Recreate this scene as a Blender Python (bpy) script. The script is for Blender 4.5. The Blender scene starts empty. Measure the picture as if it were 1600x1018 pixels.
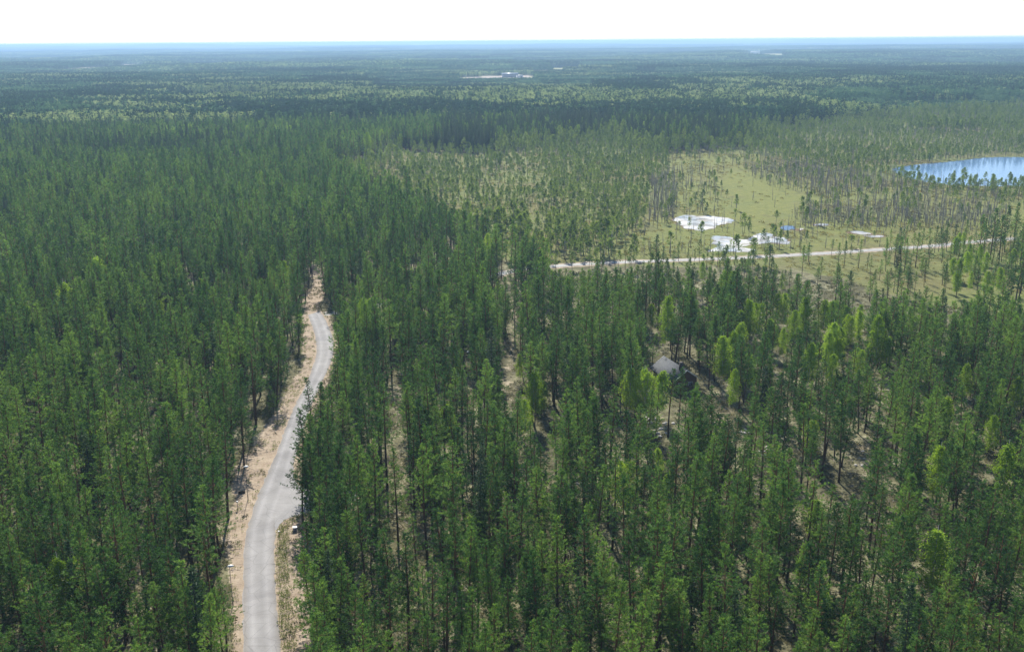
import bpy, math, random
import numpy as np
from mathutils import Vector, Matrix
from mathutils.geometry import tessellate_polygon

# ------------------------------------------------------------------ camera
S = bpy.context.scene
COL = S.collection
EYE = 75.0
F = 1556.0                       # focal length in pixels of the 1600 wide photograph
PITCH = math.atan(444.0 / F)
ROLL = math.atan(12.0 / 1600.0)
fw = Vector((0, math.cos(PITCH), -math.sin(PITCH)))
r0 = Vector((1, 0, 0)); u0 = r0.cross(fw)
rt = r0 * math.cos(ROLL) - u0 * math.sin(ROLL)
up = u0 * math.cos(ROLL) + r0 * math.sin(ROLL)
cam = bpy.data.cameras.new('camera'); camo = bpy.data.objects.new('camera', cam); COL.objects.link(camo)
cam.sensor_width = 36.0; cam.lens = 36.0 * F / 1600.0
cam.clip_start = 1.0; cam.clip_end = 120000.0
M = Matrix((rt, up, -fw)).transposed().to_4x4(); M.translation = (0, 0, EYE)
camo.matrix_world = M
S.camera = camo

# ------------------------------------------------------------------ light
SUN_EL, SUN_AZ = math.radians(43), math.radians(-7.5)      # azimuth from +Y towards +X
sd = Vector((math.sin(SUN_AZ) * math.cos(SUN_EL), math.cos(SUN_AZ) * math.cos(SUN_EL), math.sin(SUN_EL)))
sl = bpy.data.lights.new('sun', 'SUN'); sl.energy = 5.0; sl.angle = math.radians(0.53); sl.color = (1.0, 0.955, 0.87)
so = bpy.data.objects.new('sun', sl); COL.objects.link(so)
so.rotation_euler = sd.to_track_quat('Z', 'Y').to_euler(); so.location = (0, 0, 400)
W = bpy.data.worlds.new('World'); S.world = W; W.use_nodes = True
nt = W.node_tree; bg = nt.nodes['Background']
sky = nt.nodes.new('ShaderNodeTexSky'); sky.sky_type = 'NISHITA'; sky.sun_disc = False
sky.sun_elevation = SUN_EL; sky.sun_rotation = SUN_AZ; sky.altitude = 100
sky.air_density = 1.0; sky.dust_density = 0.15; sky.ozone_density = 1.2
nt.links.new(sky.outputs[0], bg.inputs[0]); bg.inputs[1].default_value = 0.09
S.view_settings.view_transform = 'Standard'; S.view_settings.look = 'None'
S.view_settings.gamma = 1.0; S.view_settings.use_curve_mapping = False
S.view_settings.exposure = 0.72
S.render.engine = 'CYCLES'
S.cycles.max_bounces = 5; S.cycles.diffuse_bounces = 3; S.cycles.transmission_bounces = 3
S.cycles.glossy_bounces = 2; S.cycles.volume_bounces = 1
S.cycles.use_denoising = True; S.cycles.denoiser = 'OPENIMAGEDENOISE'; S.cycles.denoising_input_passes = 'RGB_ALBEDO_NORMAL'
S.cycles.sample_clamp_indirect = 6.0
S.cycles.pixel_filter_type = 'BLACKMAN_HARRIS'; S.cycles.filter_width = 1.5
HAZE_DENSITY = 1.35e-4

# ------------------------------------------------------------------ helpers
fwn, rtn, upn = np.array(fw), np.array(rt), np.array(up)
def at(px, py, z=0.0):
    """photograph pixel -> point on the horizontal plane at height z"""
    d = fw * F + rt * (px - 800.0) - up * (py - 509.0)
    t = (z - EYE) / d.z
    return np.array([d.x * t, d.y * t])
def base_from_top(px, py, h):
    return at(px, py, h)
def proj(P):
    P = np.atleast_2d(np.asarray(P, float)); q = P - np.array([0, 0, EYE])
    d = q @ fwn
    return np.stack([800 + F * (q @ rtn) / d, 509 - F * (q @ upn) / d, d], 1)
def poly(pts): return np.array([at(*p) for p in pts])
def inside(P, poly):
    x, y = P[:, 0], P[:, 1]; r = np.zeros(len(P), bool); n = len(poly)
    j = n - 1
    for i in range(n):
        xi, yi = poly[i]; xj, yj = poly[j]
        if yi != yj:
            r ^= ((yi > y) != (yj > y)) & (x < (xj - xi) * (y - yi) / (yj - yi) + xi)
        j = i
    return r
def dist_line(P, line):
    d = np.full(len(P), 1e9)
    for a, b in zip(line[:-1], line[1:]):
        ab = b - a; t = np.clip(((P - a) @ ab) / (ab @ ab), 0, 1)
        d = np.minimum(d, np.hypot(*(P - a - t[:, None] * ab).T))
    return d
_lat = np.random.default_rng(5).random((256, 256))
def vnoise(x, y, s, o=0):
    x = x / s + 31.7 * o; y = y / s + 17.3 * o
    i = np.floor(x).astype(int); j = np.floor(y).astype(int); u = x - i; v = y - j
    u = u * u * (3 - 2 * u); v = v * v * (3 - 2 * v)
    g = lambda a, b: _lat[a % 256, b % 256]
    return (g(i, j) * (1 - u) + g(i + 1, j) * u) * (1 - v) + (g(i, j + 1) * (1 - u) + g(i + 1, j + 1) * u) * v
def fbm(x, y, s, o=0):
    return 0.5 * vnoise(x, y, s, o) + 0.3 * vnoise(x, y, s / 2.3, o + 1) + 0.2 * vnoise(x, y, s / 5.1, o + 2)
def sstep(a, b, x):
    t = np.clip((x - a) / (b - a), 0, 1); return t * t * (3 - 2 * t)

def new_mesh(name, V, quads=None, tris=None, mats=(), mat_q=None, mat_t=None, tint=None, smooth=False):
    me = bpy.data.meshes.new(name)
    quads = np.zeros((0, 4), int) if quads is None else np.asarray(quads, int).reshape(-1, 4)
    tris = np.zeros((0, 3), int) if tris is None else np.asarray(tris, int).reshape(-1, 3)
    nq, n3 = len(quads), len(tris)
    me.vertices.add(len(V)); me.vertices.foreach_set('co', np.asarray(V, np.float32).ravel())
    me.loops.add(nq * 4 + n3 * 3)
    me.loops.foreach_set('vertex_index', np.concatenate([quads.ravel(), tris.ravel()]).astype(np.int32))
    me.polygons.add(nq + n3)
    me.polygons.foreach_set('loop_start', np.concatenate([np.arange(nq) * 4, nq * 4 + np.arange(n3) * 3]).astype(np.int32))
    if mat_q is not None or mat_t is not None:
        mi = np.concatenate([mat_q if mat_q is not None else np.zeros(nq), mat_t if mat_t is not None else np.zeros(n3)])
        me.polygons.foreach_set('material_index', mi.astype(np.int32))
    if smooth: me.polygons.foreach_set('use_smooth', np.ones(nq + n3, bool))
    for m in mats: me.materials.append(m)
    if tint is not None:
        a = me.attributes.new('tint', 'FLOAT', 'FACE'); a.data.foreach_set('value', np.asarray(tint, np.float32))
    me.update(calc_edges=True)
    return me
def link(name, me, parent=None, label=None, cat=None, group=None, kind=None, loc=None):
    o = bpy.data.objects.new(name, me); COL.objects.link(o)
    if parent: o.parent = parent
    if loc is not None: o.location = loc
    if label: o['label'] = label
    if cat: o['category'] = cat
    if group: o['group'] = group
    if kind: o['kind'] = kind
    return o

class Geo:
    """collects faces of one mesh"""
    def __init__(s): s.V = []; s.Q = []; s.T = []; s.n = 0; s.tq = []
    def add(s, V, Q=None, T=None, tint=None):
        V = np.asarray(V, float)
        if Q is not None and len(Q): s.Q.append(np.asarray(Q) + s.n); s.tq.append(np.full(len(Q), .5) if tint is None else tint)
        if T is not None and len(T): s.T.append(np.asarray(T) + s.n)
        s.V.append(V); s.n += len(V)
    def tube(s, pts, rad, k=6, cap=True):
        pts = np.asarray(pts, float); n = len(pts); V = []
        for i in range(n):
            d = pts[min(i + 1, n - 1)] - pts[max(i - 1, 0)]; d /= np.linalg.norm(d) + 1e-9
            a = np.cross(d, [0.0, 1, 0.1]); a /= np.linalg.norm(a) + 1e-9; b = np.cross(d, a)
            for q in range(k):
                w = 2 * math.pi * q / k; V.append(pts[i] + rad[i] * (math.cos(w) * a + math.sin(w) * b))
        Q = [[i * k + q, i * k + (q + 1) % k, (i + 1) * k + (q + 1) % k, (i + 1) * k + q] for i in range(n - 1) for q in range(k)]
        T = []
        if cap:
            V.append(pts[-1]); V.append(pts[0])
            T = [[(n - 1) * k + q, (n - 1) * k + (q + 1) % k, n * k] for q in range(k)] + [[(q + 1) % k, q, n * k + 1] for q in range(k)]
        s.add(V, Q, T)
    def box(s, c, h, rz=0.0, bev=0.0):
        c = np.asarray(c, float); hx, hy, hz = h
        V = np.array([[x, y, z] for z in (-hz, hz) for (x, y) in ((-hx, -hy), (hx, -hy), (hx, hy), (-hx, hy))], float)
        cs, sn = math.cos(rz), math.sin(rz)
        V = np.stack([V[:, 0] * cs - V[:, 1] * sn, V[:, 0] * sn + V[:, 1] * cs, V[:, 2]], 1) + c
        s.add(V, [[0, 3, 2, 1], [4, 5, 6, 7], [0, 1, 5, 4], [1, 2, 6, 5], [2, 3, 7, 6], [3, 0, 4, 7]])
    def kites(s, C, D, L, Wd, rng, tint=None, flat=0.0):
        """leaf-like four-cornered faces: foot at C, along D"""
        n = len(C)
        if n == 0: return
        D = D / (np.linalg.norm(D, axis=1, keepdims=True) + 1e-9)
        r = rng.normal(size=(n, 3)); r[:, 2] *= (1 - flat)
        sd_ = np.cross(D, r); sd_ /= np.linalg.norm(sd_, axis=1, keepdims=True) + 1e-9
        L = np.broadcast_to(L, n)[:, None]; Wd = np.broadcast_to(Wd, n)[:, None]
        V = np.stack([C, C + D * L * .5 + sd_ * Wd * .5, C + D * L, C + D * L * .5 - sd_ * Wd * .5], 1).reshape(-1, 3)
        Q = np.arange(4 * n).reshape(n, 4)
        s.add(V, Q, None, rng.random(n) if tint is None else tint)
    def arrays(s):
        V = np.concatenate(s.V) if s.V else np.zeros((0, 3))
        Q = np.concatenate(s.Q) if s.Q else np.zeros((0, 4), int)
        T = np.concatenate(s.T) if s.T else np.zeros((0, 3), int)
        tq = np.concatenate(s.tq) if s.tq else np.zeros(0)
        return V, Q, T, tq
    def mesh(s, name, mats, smooth=False):
        V, Q, T, tq = s.arrays()
        return new_mesh(name, V, Q, T, mats, tint=np.concatenate([tq, np.full(len(T), .5)]), smooth=smooth)
def join_mesh(name, parts, mats):
    """parts: [(Geo, material index)] -> one mesh"""
    Vs, Qs, Ts, mq, mt, tq, tt, n = [], [], [], [], [], [], [], 0
    for g, mi in parts:
        V, Q, T, tg = g.arrays()
        Vs.append(V); Qs.append(Q + n); Ts.append(T + n); n += len(V)
        mq.append(np.full(len(Q), mi)); mt.append(np.full(len(T), mi)); tq.append(tg); tt.append(np.full(len(T), .5))
    return new_mesh(name, np.concatenate(Vs), np.concatenate(Qs), np.concatenate(Ts), mats,
                    np.concatenate(mq), np.concatenate(mt), np.concatenate(tq + tt))

# ------------------------------------------------------------------ materials
def mat(name):
    m = bpy.data.materials.new(name); m.use_nodes = True
    t = m.node_tree; b = t.nodes['Principled BSDF']
    return m, t, b
def N(t, typ, **kw):
    n = t.nodes.new(typ)
    for k, v in kw.items():
        if k.startswith('i_'):
            key = k[2:]; n.inputs[int(key) if key.isdigit() else key].default_value = v
        else: setattr(n, k, v)
    return n
def ramp(t, fac, stops, interp='LINEAR'):
    r = t.nodes.new('ShaderNodeValToRGB'); e = r.color_ramp.elements; r.color_ramp.interpolation = interp
    while len(e) < len(stops): e.new(0.5)
    for k, (p, c) in enumerate(stops): e[k].position = p; e[k].color = (*c, 1) if len(c) == 3 else c
    t.links.new(fac, r.inputs[0]); return r.outputs[0]
def mix(t, f, a, b, mode='MIX'):
    n = t.nodes.new('ShaderNodeMix'); n.data_type = 'RGBA'; n.blend_type = mode
    for s, v in ((n.inputs[0], f), (n.inputs[6], a), (n.inputs[7], b)):
        if isinstance(v, (int, float)): s.default_value = v
        elif isinstance(v, tuple): s.default_value = (*v, 1) if len(v) == 3 else v
        else: t.links.new(v, s)
    return n.outputs[2]
def math_(t, op, a, b=0.0, c=None, clamp=False):
    n = t.nodes.new('ShaderNodeMath'); n.operation = op; n.use_clamp = clamp
    for s, v in zip(n.inputs, (a, b, c) if c is not None else (a, b)):
        if isinstance(v, (int, float)): s.default_value = v
        else: t.links.new(v, s)
    return n.outputs[0]
def noise(t, scale, detail=4, rough=.55, vec=None, dist=0.0):
    n = N(t, 'ShaderNodeTexNoise'); n.inputs['Scale'].default_value = scale
    n.inputs['Detail'].default_value = detail; n.inputs['Roughness'].default_value = rough
    n.inputs['Distortion'].default_value = dist
    if vec is not None: t.links.new(vec, n.inputs['Vector'])
    return n.outputs['Fac']
def worldpos(t): return N(t, 'ShaderNodeNewGeometry').outputs['Position']

def leaf_mat(name, c_dark, c_mid, c_light, transl=.38, stand=True, tcol=1.35, spec=.14):
    m, t, b = mat(name)
    tint = N(t, 'ShaderNodeAttribute', attribute_name='tint').outputs['Fac']
    rnd = N(t, 'ShaderNodeObjectInfo').outputs['Random']
    f = math_(t, 'ADD', math_(t, 'MULTIPLY', tint, .45), math_(t, 'MULTIPLY', rnd, .55))
    if stand:
        nz = noise(t, 1 / 70.0, 2, .5, worldpos(t))
        f = math_(t, 'ADD', f, math_(t, 'MULTIPLY', math_(t, 'SUBTRACT', nz, .5), .55), clamp=True)
    c = ramp(t, f, [(0.12, c_dark), (.5, c_mid), (.95, c_light)])
    t.links.new(c, b.inputs['Base Color']); b.inputs['Roughness'].default_value = .55
    b.inputs['Specular IOR Level'].default_value = spec
    tr = N(t, 'ShaderNodeBsdfTranslucent'); hs = N(t, 'ShaderNodeHueSaturation')
    hs.inputs['Hue'].default_value = .485; hs.inputs['Saturation'].default_value = 1.1; hs.inputs['Value'].default_value = tcol
    t.links.new(c, hs.inputs['Color']); t.links.new(hs.outputs[0], tr.inputs[0])
    ms = N(t, 'ShaderNodeMixShader'); ms.inputs[0].default_value = transl
    t.links.new(b.outputs[0], ms.inputs[1]); t.links.new(tr.outputs[0], ms.inputs[2])
    t.links.new(ms.outputs[0], t.nodes['Material Output'].inputs[0])
    return m
def bark_mat(name, low, high, zsplit=6.0, spread=3.0):
    m, t, b = mat(name)
    tc = N(t, 'ShaderNodeTexCoord').outputs['Object']
    z = N(t, 'ShaderNodeSeparateXYZ'); t.links.new(tc, z.inputs[0])
    f = math_(t, 'DIVIDE', math_(t, 'SUBTRACT', z.outputs[2], zsplit - spread), 2 * spread, clamp=True)
    c = mix(t, f, low, high)
    nz = noise(t, 5.0, 4, .6, tc)
    c = mix(t, .8, c, ramp(t, nz, [(.3, (.45, .45, .45)), (.7, (1.25, 1.2, 1.15))]), 'MULTIPLY')
    t.links.new(c, b.inputs['Base Color']); b.inputs['Roughness'].default_value = .85
    b.inputs['Specular IOR Level'].default_value = .15
    return m
def plain(name, c, rough=.6, nscale=3.0, var=.25, metal=0.0, spec=.4):
    m, t, b = mat(name)
    tc = N(t, 'ShaderNodeTexCoord').outputs['Object']
    nz = noise(t, nscale, 5, .6, tc)
    lo = tuple(x * (1 - var) for x in c); hi = tuple(min(1, x * (1 + var)) for x in c)
    t.links.new(ramp(t, nz, [(.3, lo), (.7, hi)]), b.inputs['Base Color'])
    b.inputs['Roughness'].default_value = rough; b.inputs['Metallic'].default_value = metal
    b.inputs['Specular IOR Level'].default_value = spec
    return m

M_PINE = leaf_mat('pine_needles', (.016, .050, .016), (.064, .146, .036), (.19, .315, .064), .42)
M_SPRUCE = leaf_mat('spruce_needles', (.024, .055, .026), (.042, .085, .034), (.075, .13, .045), .28)
M_BIRCH = leaf_mat('birch_leaves', (.13, .23, .030), (.215, .345, .045), (.33, .47, .08), .5)
M_BOGPINE = leaf_mat('bog_pine_needles', (.065, .115, .034), (.135, .205, .052), (.24, .31, .085), .44)
M_FARPINE = leaf_mat('haze_tinted_pine_needles', (.024, .062, .030), (.058, .128, .056), (.12, .21, .085), .38, spec=0.0)  # far pines: blue of distance haze painted into the needle colour
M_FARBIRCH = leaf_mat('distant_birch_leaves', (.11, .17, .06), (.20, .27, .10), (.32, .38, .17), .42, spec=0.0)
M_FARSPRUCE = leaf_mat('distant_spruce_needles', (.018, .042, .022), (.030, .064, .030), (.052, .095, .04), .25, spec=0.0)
M_PBARK = bark_mat('pine_bark', (.085, .062, .048), (.22, .105, .055), 7.0, 4.0)
M_SBARK = bark_mat('spruce_bark', (.07, .055, .045), (.10, .08, .065))
M_BBARK = bark_mat('birch_bark', (.45, .43, .40), (.60, .57, .53), 2.0, 2.0)
M_DEAD = bark_mat('dead_wood', (.23, .21, .205), (.34, .315, .31), 3.0, 2.0)
M_HEATH = leaf_mat('heath_shrub', (.050, .048, .026), (.10, .105, .042), (.20, .19, .085), .3, False)
M_GRASS = leaf_mat('verge_grass', (.10, .14, .045), (.17, .22, .07), (.30, .30, .13), .35, False)
M_SEDGE = leaf_mat('bog_sedge', (.11, .115, .04), (.19, .185, .06), (.30, .26, .09), .45, False)

# ------------------------------------------------------------------ map of the place (photo outlines laid on the ground)
ROAD_L = [(390, 1400), (383, 1150), (381, 1018), (380, 946), (380, 879), (383, 835), (391, 810), (400, 783), (410, 756), (426, 723), (435, 700), (448, 663), (463, 628), (476, 606), (485, 584), (492, 565), (495.5, 547), (493, 528), (489, 512), (484, 500), (481, 492)]
ROAD_R = [(500, 486), (508, 497), (517, 518), (522, 537), (521, 556), (514, 575), (502, 598), (489, 628), (477, 660), (468, 690), (460, 718), (458, 742), (466, 758), (480, 766), (520, 768), (560, 764), (560, 782), (520, 793), (474, 802), (449, 809), (436, 818), (430, 833), (428, 879), (433, 962), (439, 1018), (452, 1150), (480, 1400)]
def smooth_closed(P, it=2):
    P = np.array(P, float)
    for _ in range(it):
        Q = np.empty((2 * len(P), 2)); nx = np.roll(P, -1, 0)
        Q[0::2] = P * .75 + nx * .25; Q[1::2] = P * .25 + nx * .75; P = Q
    return P
road_g = smooth_closed(poly(ROAD_L + ROAD_R), 2)
GRAVEL = [(506, 490.5), (535, 488), (590, 477), (645, 464), (703, 450), (745, 438), (785, 427), (820, 420), (855, 416.5), (920, 412), (970, 409.5), (1044, 407), (1088, 405.5), (1160, 403), (1195, 401), (1247, 398), (1300, 395), (1359, 391), (1388, 389), (1457, 384.5), (1496, 380), (1555, 375), (1590, 372.5)]
gravel_g = poly(GRAVEL)
TRAIL = [(788, 428), (795, 450), (801, 475), (804, 500), (798, 560), (790, 600), (770, 640)]
trail_g = poly(TRAIL)
trail2_g = poly([(490, 492), (484, 478), (489, 460), (499, 445), (496, 428), (486, 415)])
SAND_LEFT = poly([(335, 1400), (350, 1150), (366, 1018), (368, 962), (352, 912), (350, 853), (361, 806), (357, 760), (374, 726), (386, 708), (403, 690), (424, 655), (440, 628), (450, 608), (468, 578), (472, 562), (470, 521), (468, 490), (484, 485), (500, 488), (493, 500), (497, 547), (485, 584), (448, 663), (410, 756), (391, 810), (384, 900), (384, 1150), (392, 1400)])
SAND_RIGHT = poly([(470, 1400), (445, 1150), (426, 1018), (426, 830), (440, 806), (480, 797), (482, 846), (494, 880), (497, 912), (500, 946), (492, 1018), (505, 1150), (540, 1400)])
CLEAR = [poly(p) for p in (
    [(612, 690), (636, 690), (640, 760), (650, 850), (652, 905), (614, 905), (606, 840), (607, 760)],
    [(612, 590), (632, 590), (638, 660), (625, 690), (606, 670), (606, 620)],
    [(1012, 640), (1045, 640), (1048, 690), (1015, 690)],
    [(1030, 520), (1110, 520), (1120, 545), (1030, 545)],
    [(1105, 610), (1150, 610), (1150, 700), (1105, 700)],
    [(780, 545), (812, 545), (812, 630), (785, 630)],
    [(1320, 690), (1370, 690), (1380, 760), (1330, 770)],
    [(205, 860), (235, 860), (232, 960), (205, 960)],
    [(690, 740), (720, 740), (735, 800), (700, 810)])]
BOG = poly([(850, 420), (796, 412), (715, 372), (610, 326), (505, 270), (600, 234), (740, 240), (860, 226), (960, 216), (1040, 234), (1160, 230), (1172, 207), (1300, 192), (1450, 178), (1600, 165), (2000, 150), (2500, 300), (2300, 440), (1720, 500), (1620, 500), (1440, 472), (1330, 440), (1250, 420), (1000, 412)])
OPEN = poly([(1040, 240), (1165, 234), (1250, 262), (1400, 290), (1620, 320), (2000, 330), (2000, 372), (1560, 372), (1300, 393), (1050, 402), (940, 402), (985, 372), (1022, 330), (1045, 290)])
GREEN = poly([(1110, 275), (1150, 262), (1215, 272), (1262, 300), (1245, 335), (1215, 366), (1150, 362), (1120, 340), (1150, 320), (1135, 300)])
RIGHTCLEAR = poly([(1215, 404), (1400, 392), (1700, 368), (1900, 380), (1950, 560), (1620, 538), (1400, 532), (1260, 520), (1215, 460)])
LOWZONE = poly([(845, 416), (1000, 411), (1215, 402), (1250, 520), (1180, 490), (1000, 480), (850, 466)])
DEADZONES = [poly(p) for p in ([(1015, 285), (1050, 270), (1062, 330), (1040, 352), (1010, 340)],
                               [(1160, 262), (1250, 262), (1400, 285), (1440, 300), (1300, 312), (1180, 285)],
                               [(1260, 330), (1400, 318), (1580, 330), (1560, 355), (1380, 362), (1250, 358)])]
z7 = lambda L: [(1020 + x / 5.714, 300 + y / 5.714) for x, y in L]
POND_A = z7([(180, 240), (230, 215), (330, 206), (420, 212), (520, 213), (620, 225), (700, 238), (722, 262), (660, 285), (580, 295), (545, 300), (565, 325), (490, 333), (425, 347), (340, 332), (270, 325), (262, 300), (215, 285)])
POND_B = z7([(530, 390), (650, 392), (690, 408), (760, 422), (830, 425), (890, 398), (930, 370), (1000, 360), (1055, 372), (1065, 400), (1120, 403), (1200, 408), (1220, 440), (1212, 464), (1120, 464), (1060, 450), (980, 455), (900, 470), (820, 480), (760, 492), (840, 503), (900, 512), (965, 508), (900, 530), (760, 538), (640, 530), (560, 530), (490, 538), (478, 520), (560, 505), (605, 490), (565, 470), (525, 460), (565, 440), (535, 415)])
POND_C = z7([(1135, 312), (1180, 299), (1250, 300), (1275, 318), (1265, 335), (1200, 342), (1145, 335)])
POND_D = z7([(1290, 325), (1340, 320), (1350, 338), (1300, 345)])
POND_E = [(1326, 361), (1340, 361), (1362, 364), (1360, 366.5), (1340, 366), (1328, 364)]
POND_F = [(1350, 368), (1378, 367), (1382, 371), (1356, 371)]
POND_G = [(1268, 350.3), (1292, 349.5), (1294, 352), (1272, 353)]
LAKE = [(1392, 263.4), (1425, 257.8), (1469, 254), (1501, 251), (1528, 247.2), (1550, 245.5), (1600, 245.5), (1750, 247), (1880, 256), (1900, 278), (1760, 292), (1600, 291), (1540, 291), (1470, 288), (1425, 280), (1400, 270)]
PONDS = [('pale_pool', POND_A, 0), ('pale_pool', POND_B, 0), ('bog_pond', POND_C, 1), ('pale_pool', POND_D, 0), ('pale_pool', POND_E, 0), ('pale_pool', POND_F, 0), ('pale_pool', POND_G, 0)]
pond_g = [poly(p) for _, p, _ in PONDS]; lake_g = poly(LAKE)
# clearings far away: [outline, colour class 0 sand / 1 field]
FAR_CLEAR = [(poly([(160, 113), (166, 103), (200, 100.5), (242, 101), (238, 107)]), 0), (poly([(88, 121), (93, 112), (150, 107), (150, 113)]), 0),
             (poly([(722, 129), (724, 122), (760, 119.5), (828, 118.5), (834, 129)]), 0),
             (poly([(838, 120), (842, 108), (866, 105.5), (985, 105.5), (988, 111), (880, 114)]), 1),
             (poly([(1152, 90), (1155, 84.5), (1198, 84.5), (1238, 89), (1235, 94)]), 1),
             (poly([(1370, 115), (1375, 108), (1425, 107), (1430, 114)]), 1),
             (poly([(1310, 68.5), (1312, 67), (1338, 66.7), (1340, 68.3)]), 1),
             (poly([(1212, 68.5), (1214, 67), (1236, 66.8), (1240, 68)]), 1),
             (poly([(355, 75), (357, 73.5), (384, 73), (386, 74.5)]), 1),
             (poly([(430, 75), (434, 73.5), (456, 73), (460, 74.5)]), 1),
             (poly([(640, 74), (650, 72), (720, 71.2), (725, 72.5)]), 1)]
def terrain(x, y):
    x = np.asarray(x, float); y = np.asarray(y, float); r = np.hypot(x, y)
    z = 38 * (fbm(x, y, 1500, 3) - .5) * sstep(1700, 3800, r)
    z = z + 60 * (fbm(x, y, 5200, 7) - .5) * sstep(5500, 14000, r)
    z = z + (150 * np.clip(fbm(x, y, 8000, 11) * 1.7 - .35, 0, 1) - 30) * sstep(9000, 22000, r)
    return np.minimum(z, 82.0) * np.ones_like(r)

CABIN_NEAR = at(1074, 575, 5.6); CABIN_FAR = at(1040, 554.5, 5.6)
ca = CABIN_FAR - CABIN_NEAR; CABIN_LEN = 11.0; ca = ca / np.hypot(*ca)
CABIN_C = CABIN_NEAR + ca * CABIN_LEN * .5

# ------------------------------------------------------------------ ground
def build_ground():
    fine = np.linspace(-37, 37, 560); rest = np.linspace(37, 323, 72)[1:-1]
    ang = np.radians(np.concatenate([fine, rest])); na = len(ang)
    rad = [2, 20, 45, 65]
    while rad[-1] < 60000: rad.append(rad[-1] * (1.0055 if rad[-1] < 1500 else 1.012) )
    rad = np.array(rad); nr = len(rad)
    R, A = np.meshgrid(rad, ang, indexing='ij')
    x = (R * np.sin(A)).ravel(); y = (R * np.cos(A)).ravel(); z = terrain(x, y)
    V = np.stack([x, y, z], 1)
    V = np.vstack([V, [0, 0, 0]])
    i = np.arange(nr - 1)[:, None]; j = np.arange(na)[None]
    j2 = (j + 1) % na
    Q = np.stack([i * na + j, i * na + j2, (i + 1) * na + j2, (i + 1) * na + j], -1).reshape(-1, 4)[:, ::-1]
    c = len(V) - 1; T = np.stack([np.arange(na), (np.arange(na) + 1) % na, np.full(na, c)], 1)[:, ::-1]
    P = V[:, :2]; n = len(P)
    col = np.zeros((n, 4), np.float32)
    r = np.hypot(P[:, 0], P[:, 1]); near = (r < 1400) & (np.abs(np.arctan2(P[:, 0], P[:, 1])) < .68)
    Pn = P[near]; w = (fbm(Pn[:, 0], Pn[:, 1], 9, 2) - .5)
    sand = np.zeros(len(Pn))
    def soften(pl, wid):
        ins = inside(Pn, pl); d = np.full(len(Pn), 1e9)
        bb0, bb1 = pl.min(0) - wid * 3, pl.max(0) + wid * 3
        m = ((Pn > bb0) & (Pn < bb1)).all(1)
        d[m] = dist_line(Pn[m], np.vstack([pl, pl[:1]]))
        s = np.where(ins, d, -d); return sstep(-wid, wid, s + w * wid * 2)
    for pl in (SAND_LEFT, SAND_RIGHT): sand = np.maximum(sand, soften(pl, 1.5) * (.62 + .5 * sstep(.35, .6, fbm(Pn[:, 0], Pn[:, 1], 5, 88))))
    sand = np.maximum(sand, .42 * np.max([soften(c, 2.5) for c in CLEAR], 0))
    sand = np.maximum(sand, .9 * sstep(2.2, .8, dist_line(Pn, road_g) + w * 1.5))
    sand = np.maximum(sand, .42 * sstep(1.8, .3, dist_line(Pn, trail_g) + w * 3))
    sand = np.maximum(sand, sstep(4.0, 1.2, dist_line(Pn, trail2_g) + w * 3))
    sand = np.maximum(sand, .7 * sstep(5.0, 2.6, dist_line(Pn, gravel_g) + w * 3))
    bog = soften(BOG, 9.0); green = soften(GREEN, 15.0); opn = soften(OPEN, 12.0)
    wet = np.zeros(len(Pn))
    for pl in pond_g: wet = np.maximum(wet, soften(pl, 2.2))
    col[near, 0] = sand; col[near, 1] = bog; col[near, 2] = np.maximum(.85 * green, .50 * opn); col[near, 3] = wet
    me = new_mesh('ground', V, Q, T, smooth=True)
    a = me.attributes.new('zone', 'FLOAT_COLOR', 'POINT'); a.data.foreach_set('color', col.ravel())
    far = np.zeros(n, np.float32)
    m = (r > 1400) & (P[:, 1] > 0)
    for pl, k in FAR_CLEAR:
        f = inside(P[m], pl).astype(float); far[m] = np.maximum(far[m], f * (1.0 if k == 0 else .55))
    f2 = np.zeros(n, np.float32); mm = (r > 4000)
    a = me.attributes.new('field', 'FLOAT', 'POINT'); a.data.foreach_set('value', far)
    m_, t, b = mat('forest_floor')
    pos = worldpos(t)
    zn = N(t, 'ShaderNodeAttribute', attribute_name='zone'); sp = N(t, 'ShaderNodeSeparateColor'); t.links.new(zn.outputs['Color'], sp.inputs[0])
    n1 = noise(t, .35, 6, .65, pos); n2 = noise(t, .09, 4, .55, pos); n3 = noise(t, 2.2, 4, .7, pos); n4 = noise(t, .02, 3, .5, pos)
    nn = math_(t, 'ADD', math_(t, 'MULTIPLY', n1, .55), math_(t, 'MULTIPLY', n3, .45))
    lichen = ramp(t, nn, [(.32, (.075, .065, .040)), (.45, (.14, .13, .070)), (.55, (.25, .235, .14)), (.68, (.42, .39, .28))])
    heath = ramp(t, nn, [(.35, (.050, .042, .028)), (.52, (.10, .095, .045)), (.68, (.20, .18, .10))])
    base = mix(t, ramp(t, n2, [(.38, (0, 0, 0)), (.58, (1, 1, 1))]), lichen, heath)
    sandc = ramp(t, nn, [(.30, (.17, .125, .09)), (.43, (.29, .225, .165)), (.56, (.38, .305, .225)), (.70, (.50, .42, .33))])
    sf = math_(t, 'ADD', sp.outputs[0], math_(t, 'MULTIPLY', math_(t, 'SUBTRACT', nn, .5), 1.6))
    sf = ramp(t, sf, [(.40, (0, 0, 0)), (.62, (1, 1, 1))])
    bogc = ramp(t, nn, [(.30, (.065, .075, .030)), (.45, (.120, .140, .044)), (.58, (.18, .195, .060)), (.70, (.27, .25, .09))])
    bogc = mix(t, ramp(t, n4, [(.45, (0, 0, 0)), (.6, (.4, .4, .4))]), bogc, ramp(t, nn, [(.35, (.10, .062, .035)), (.65, (.21, .15, .075))]))
    grc = ramp(t, nn, [(.30, (.095, .105, .032)), (.45, (.145, .160, .042)), (.55, (.185, .19, .052)), (.70, (.30, .265, .085))])
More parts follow.
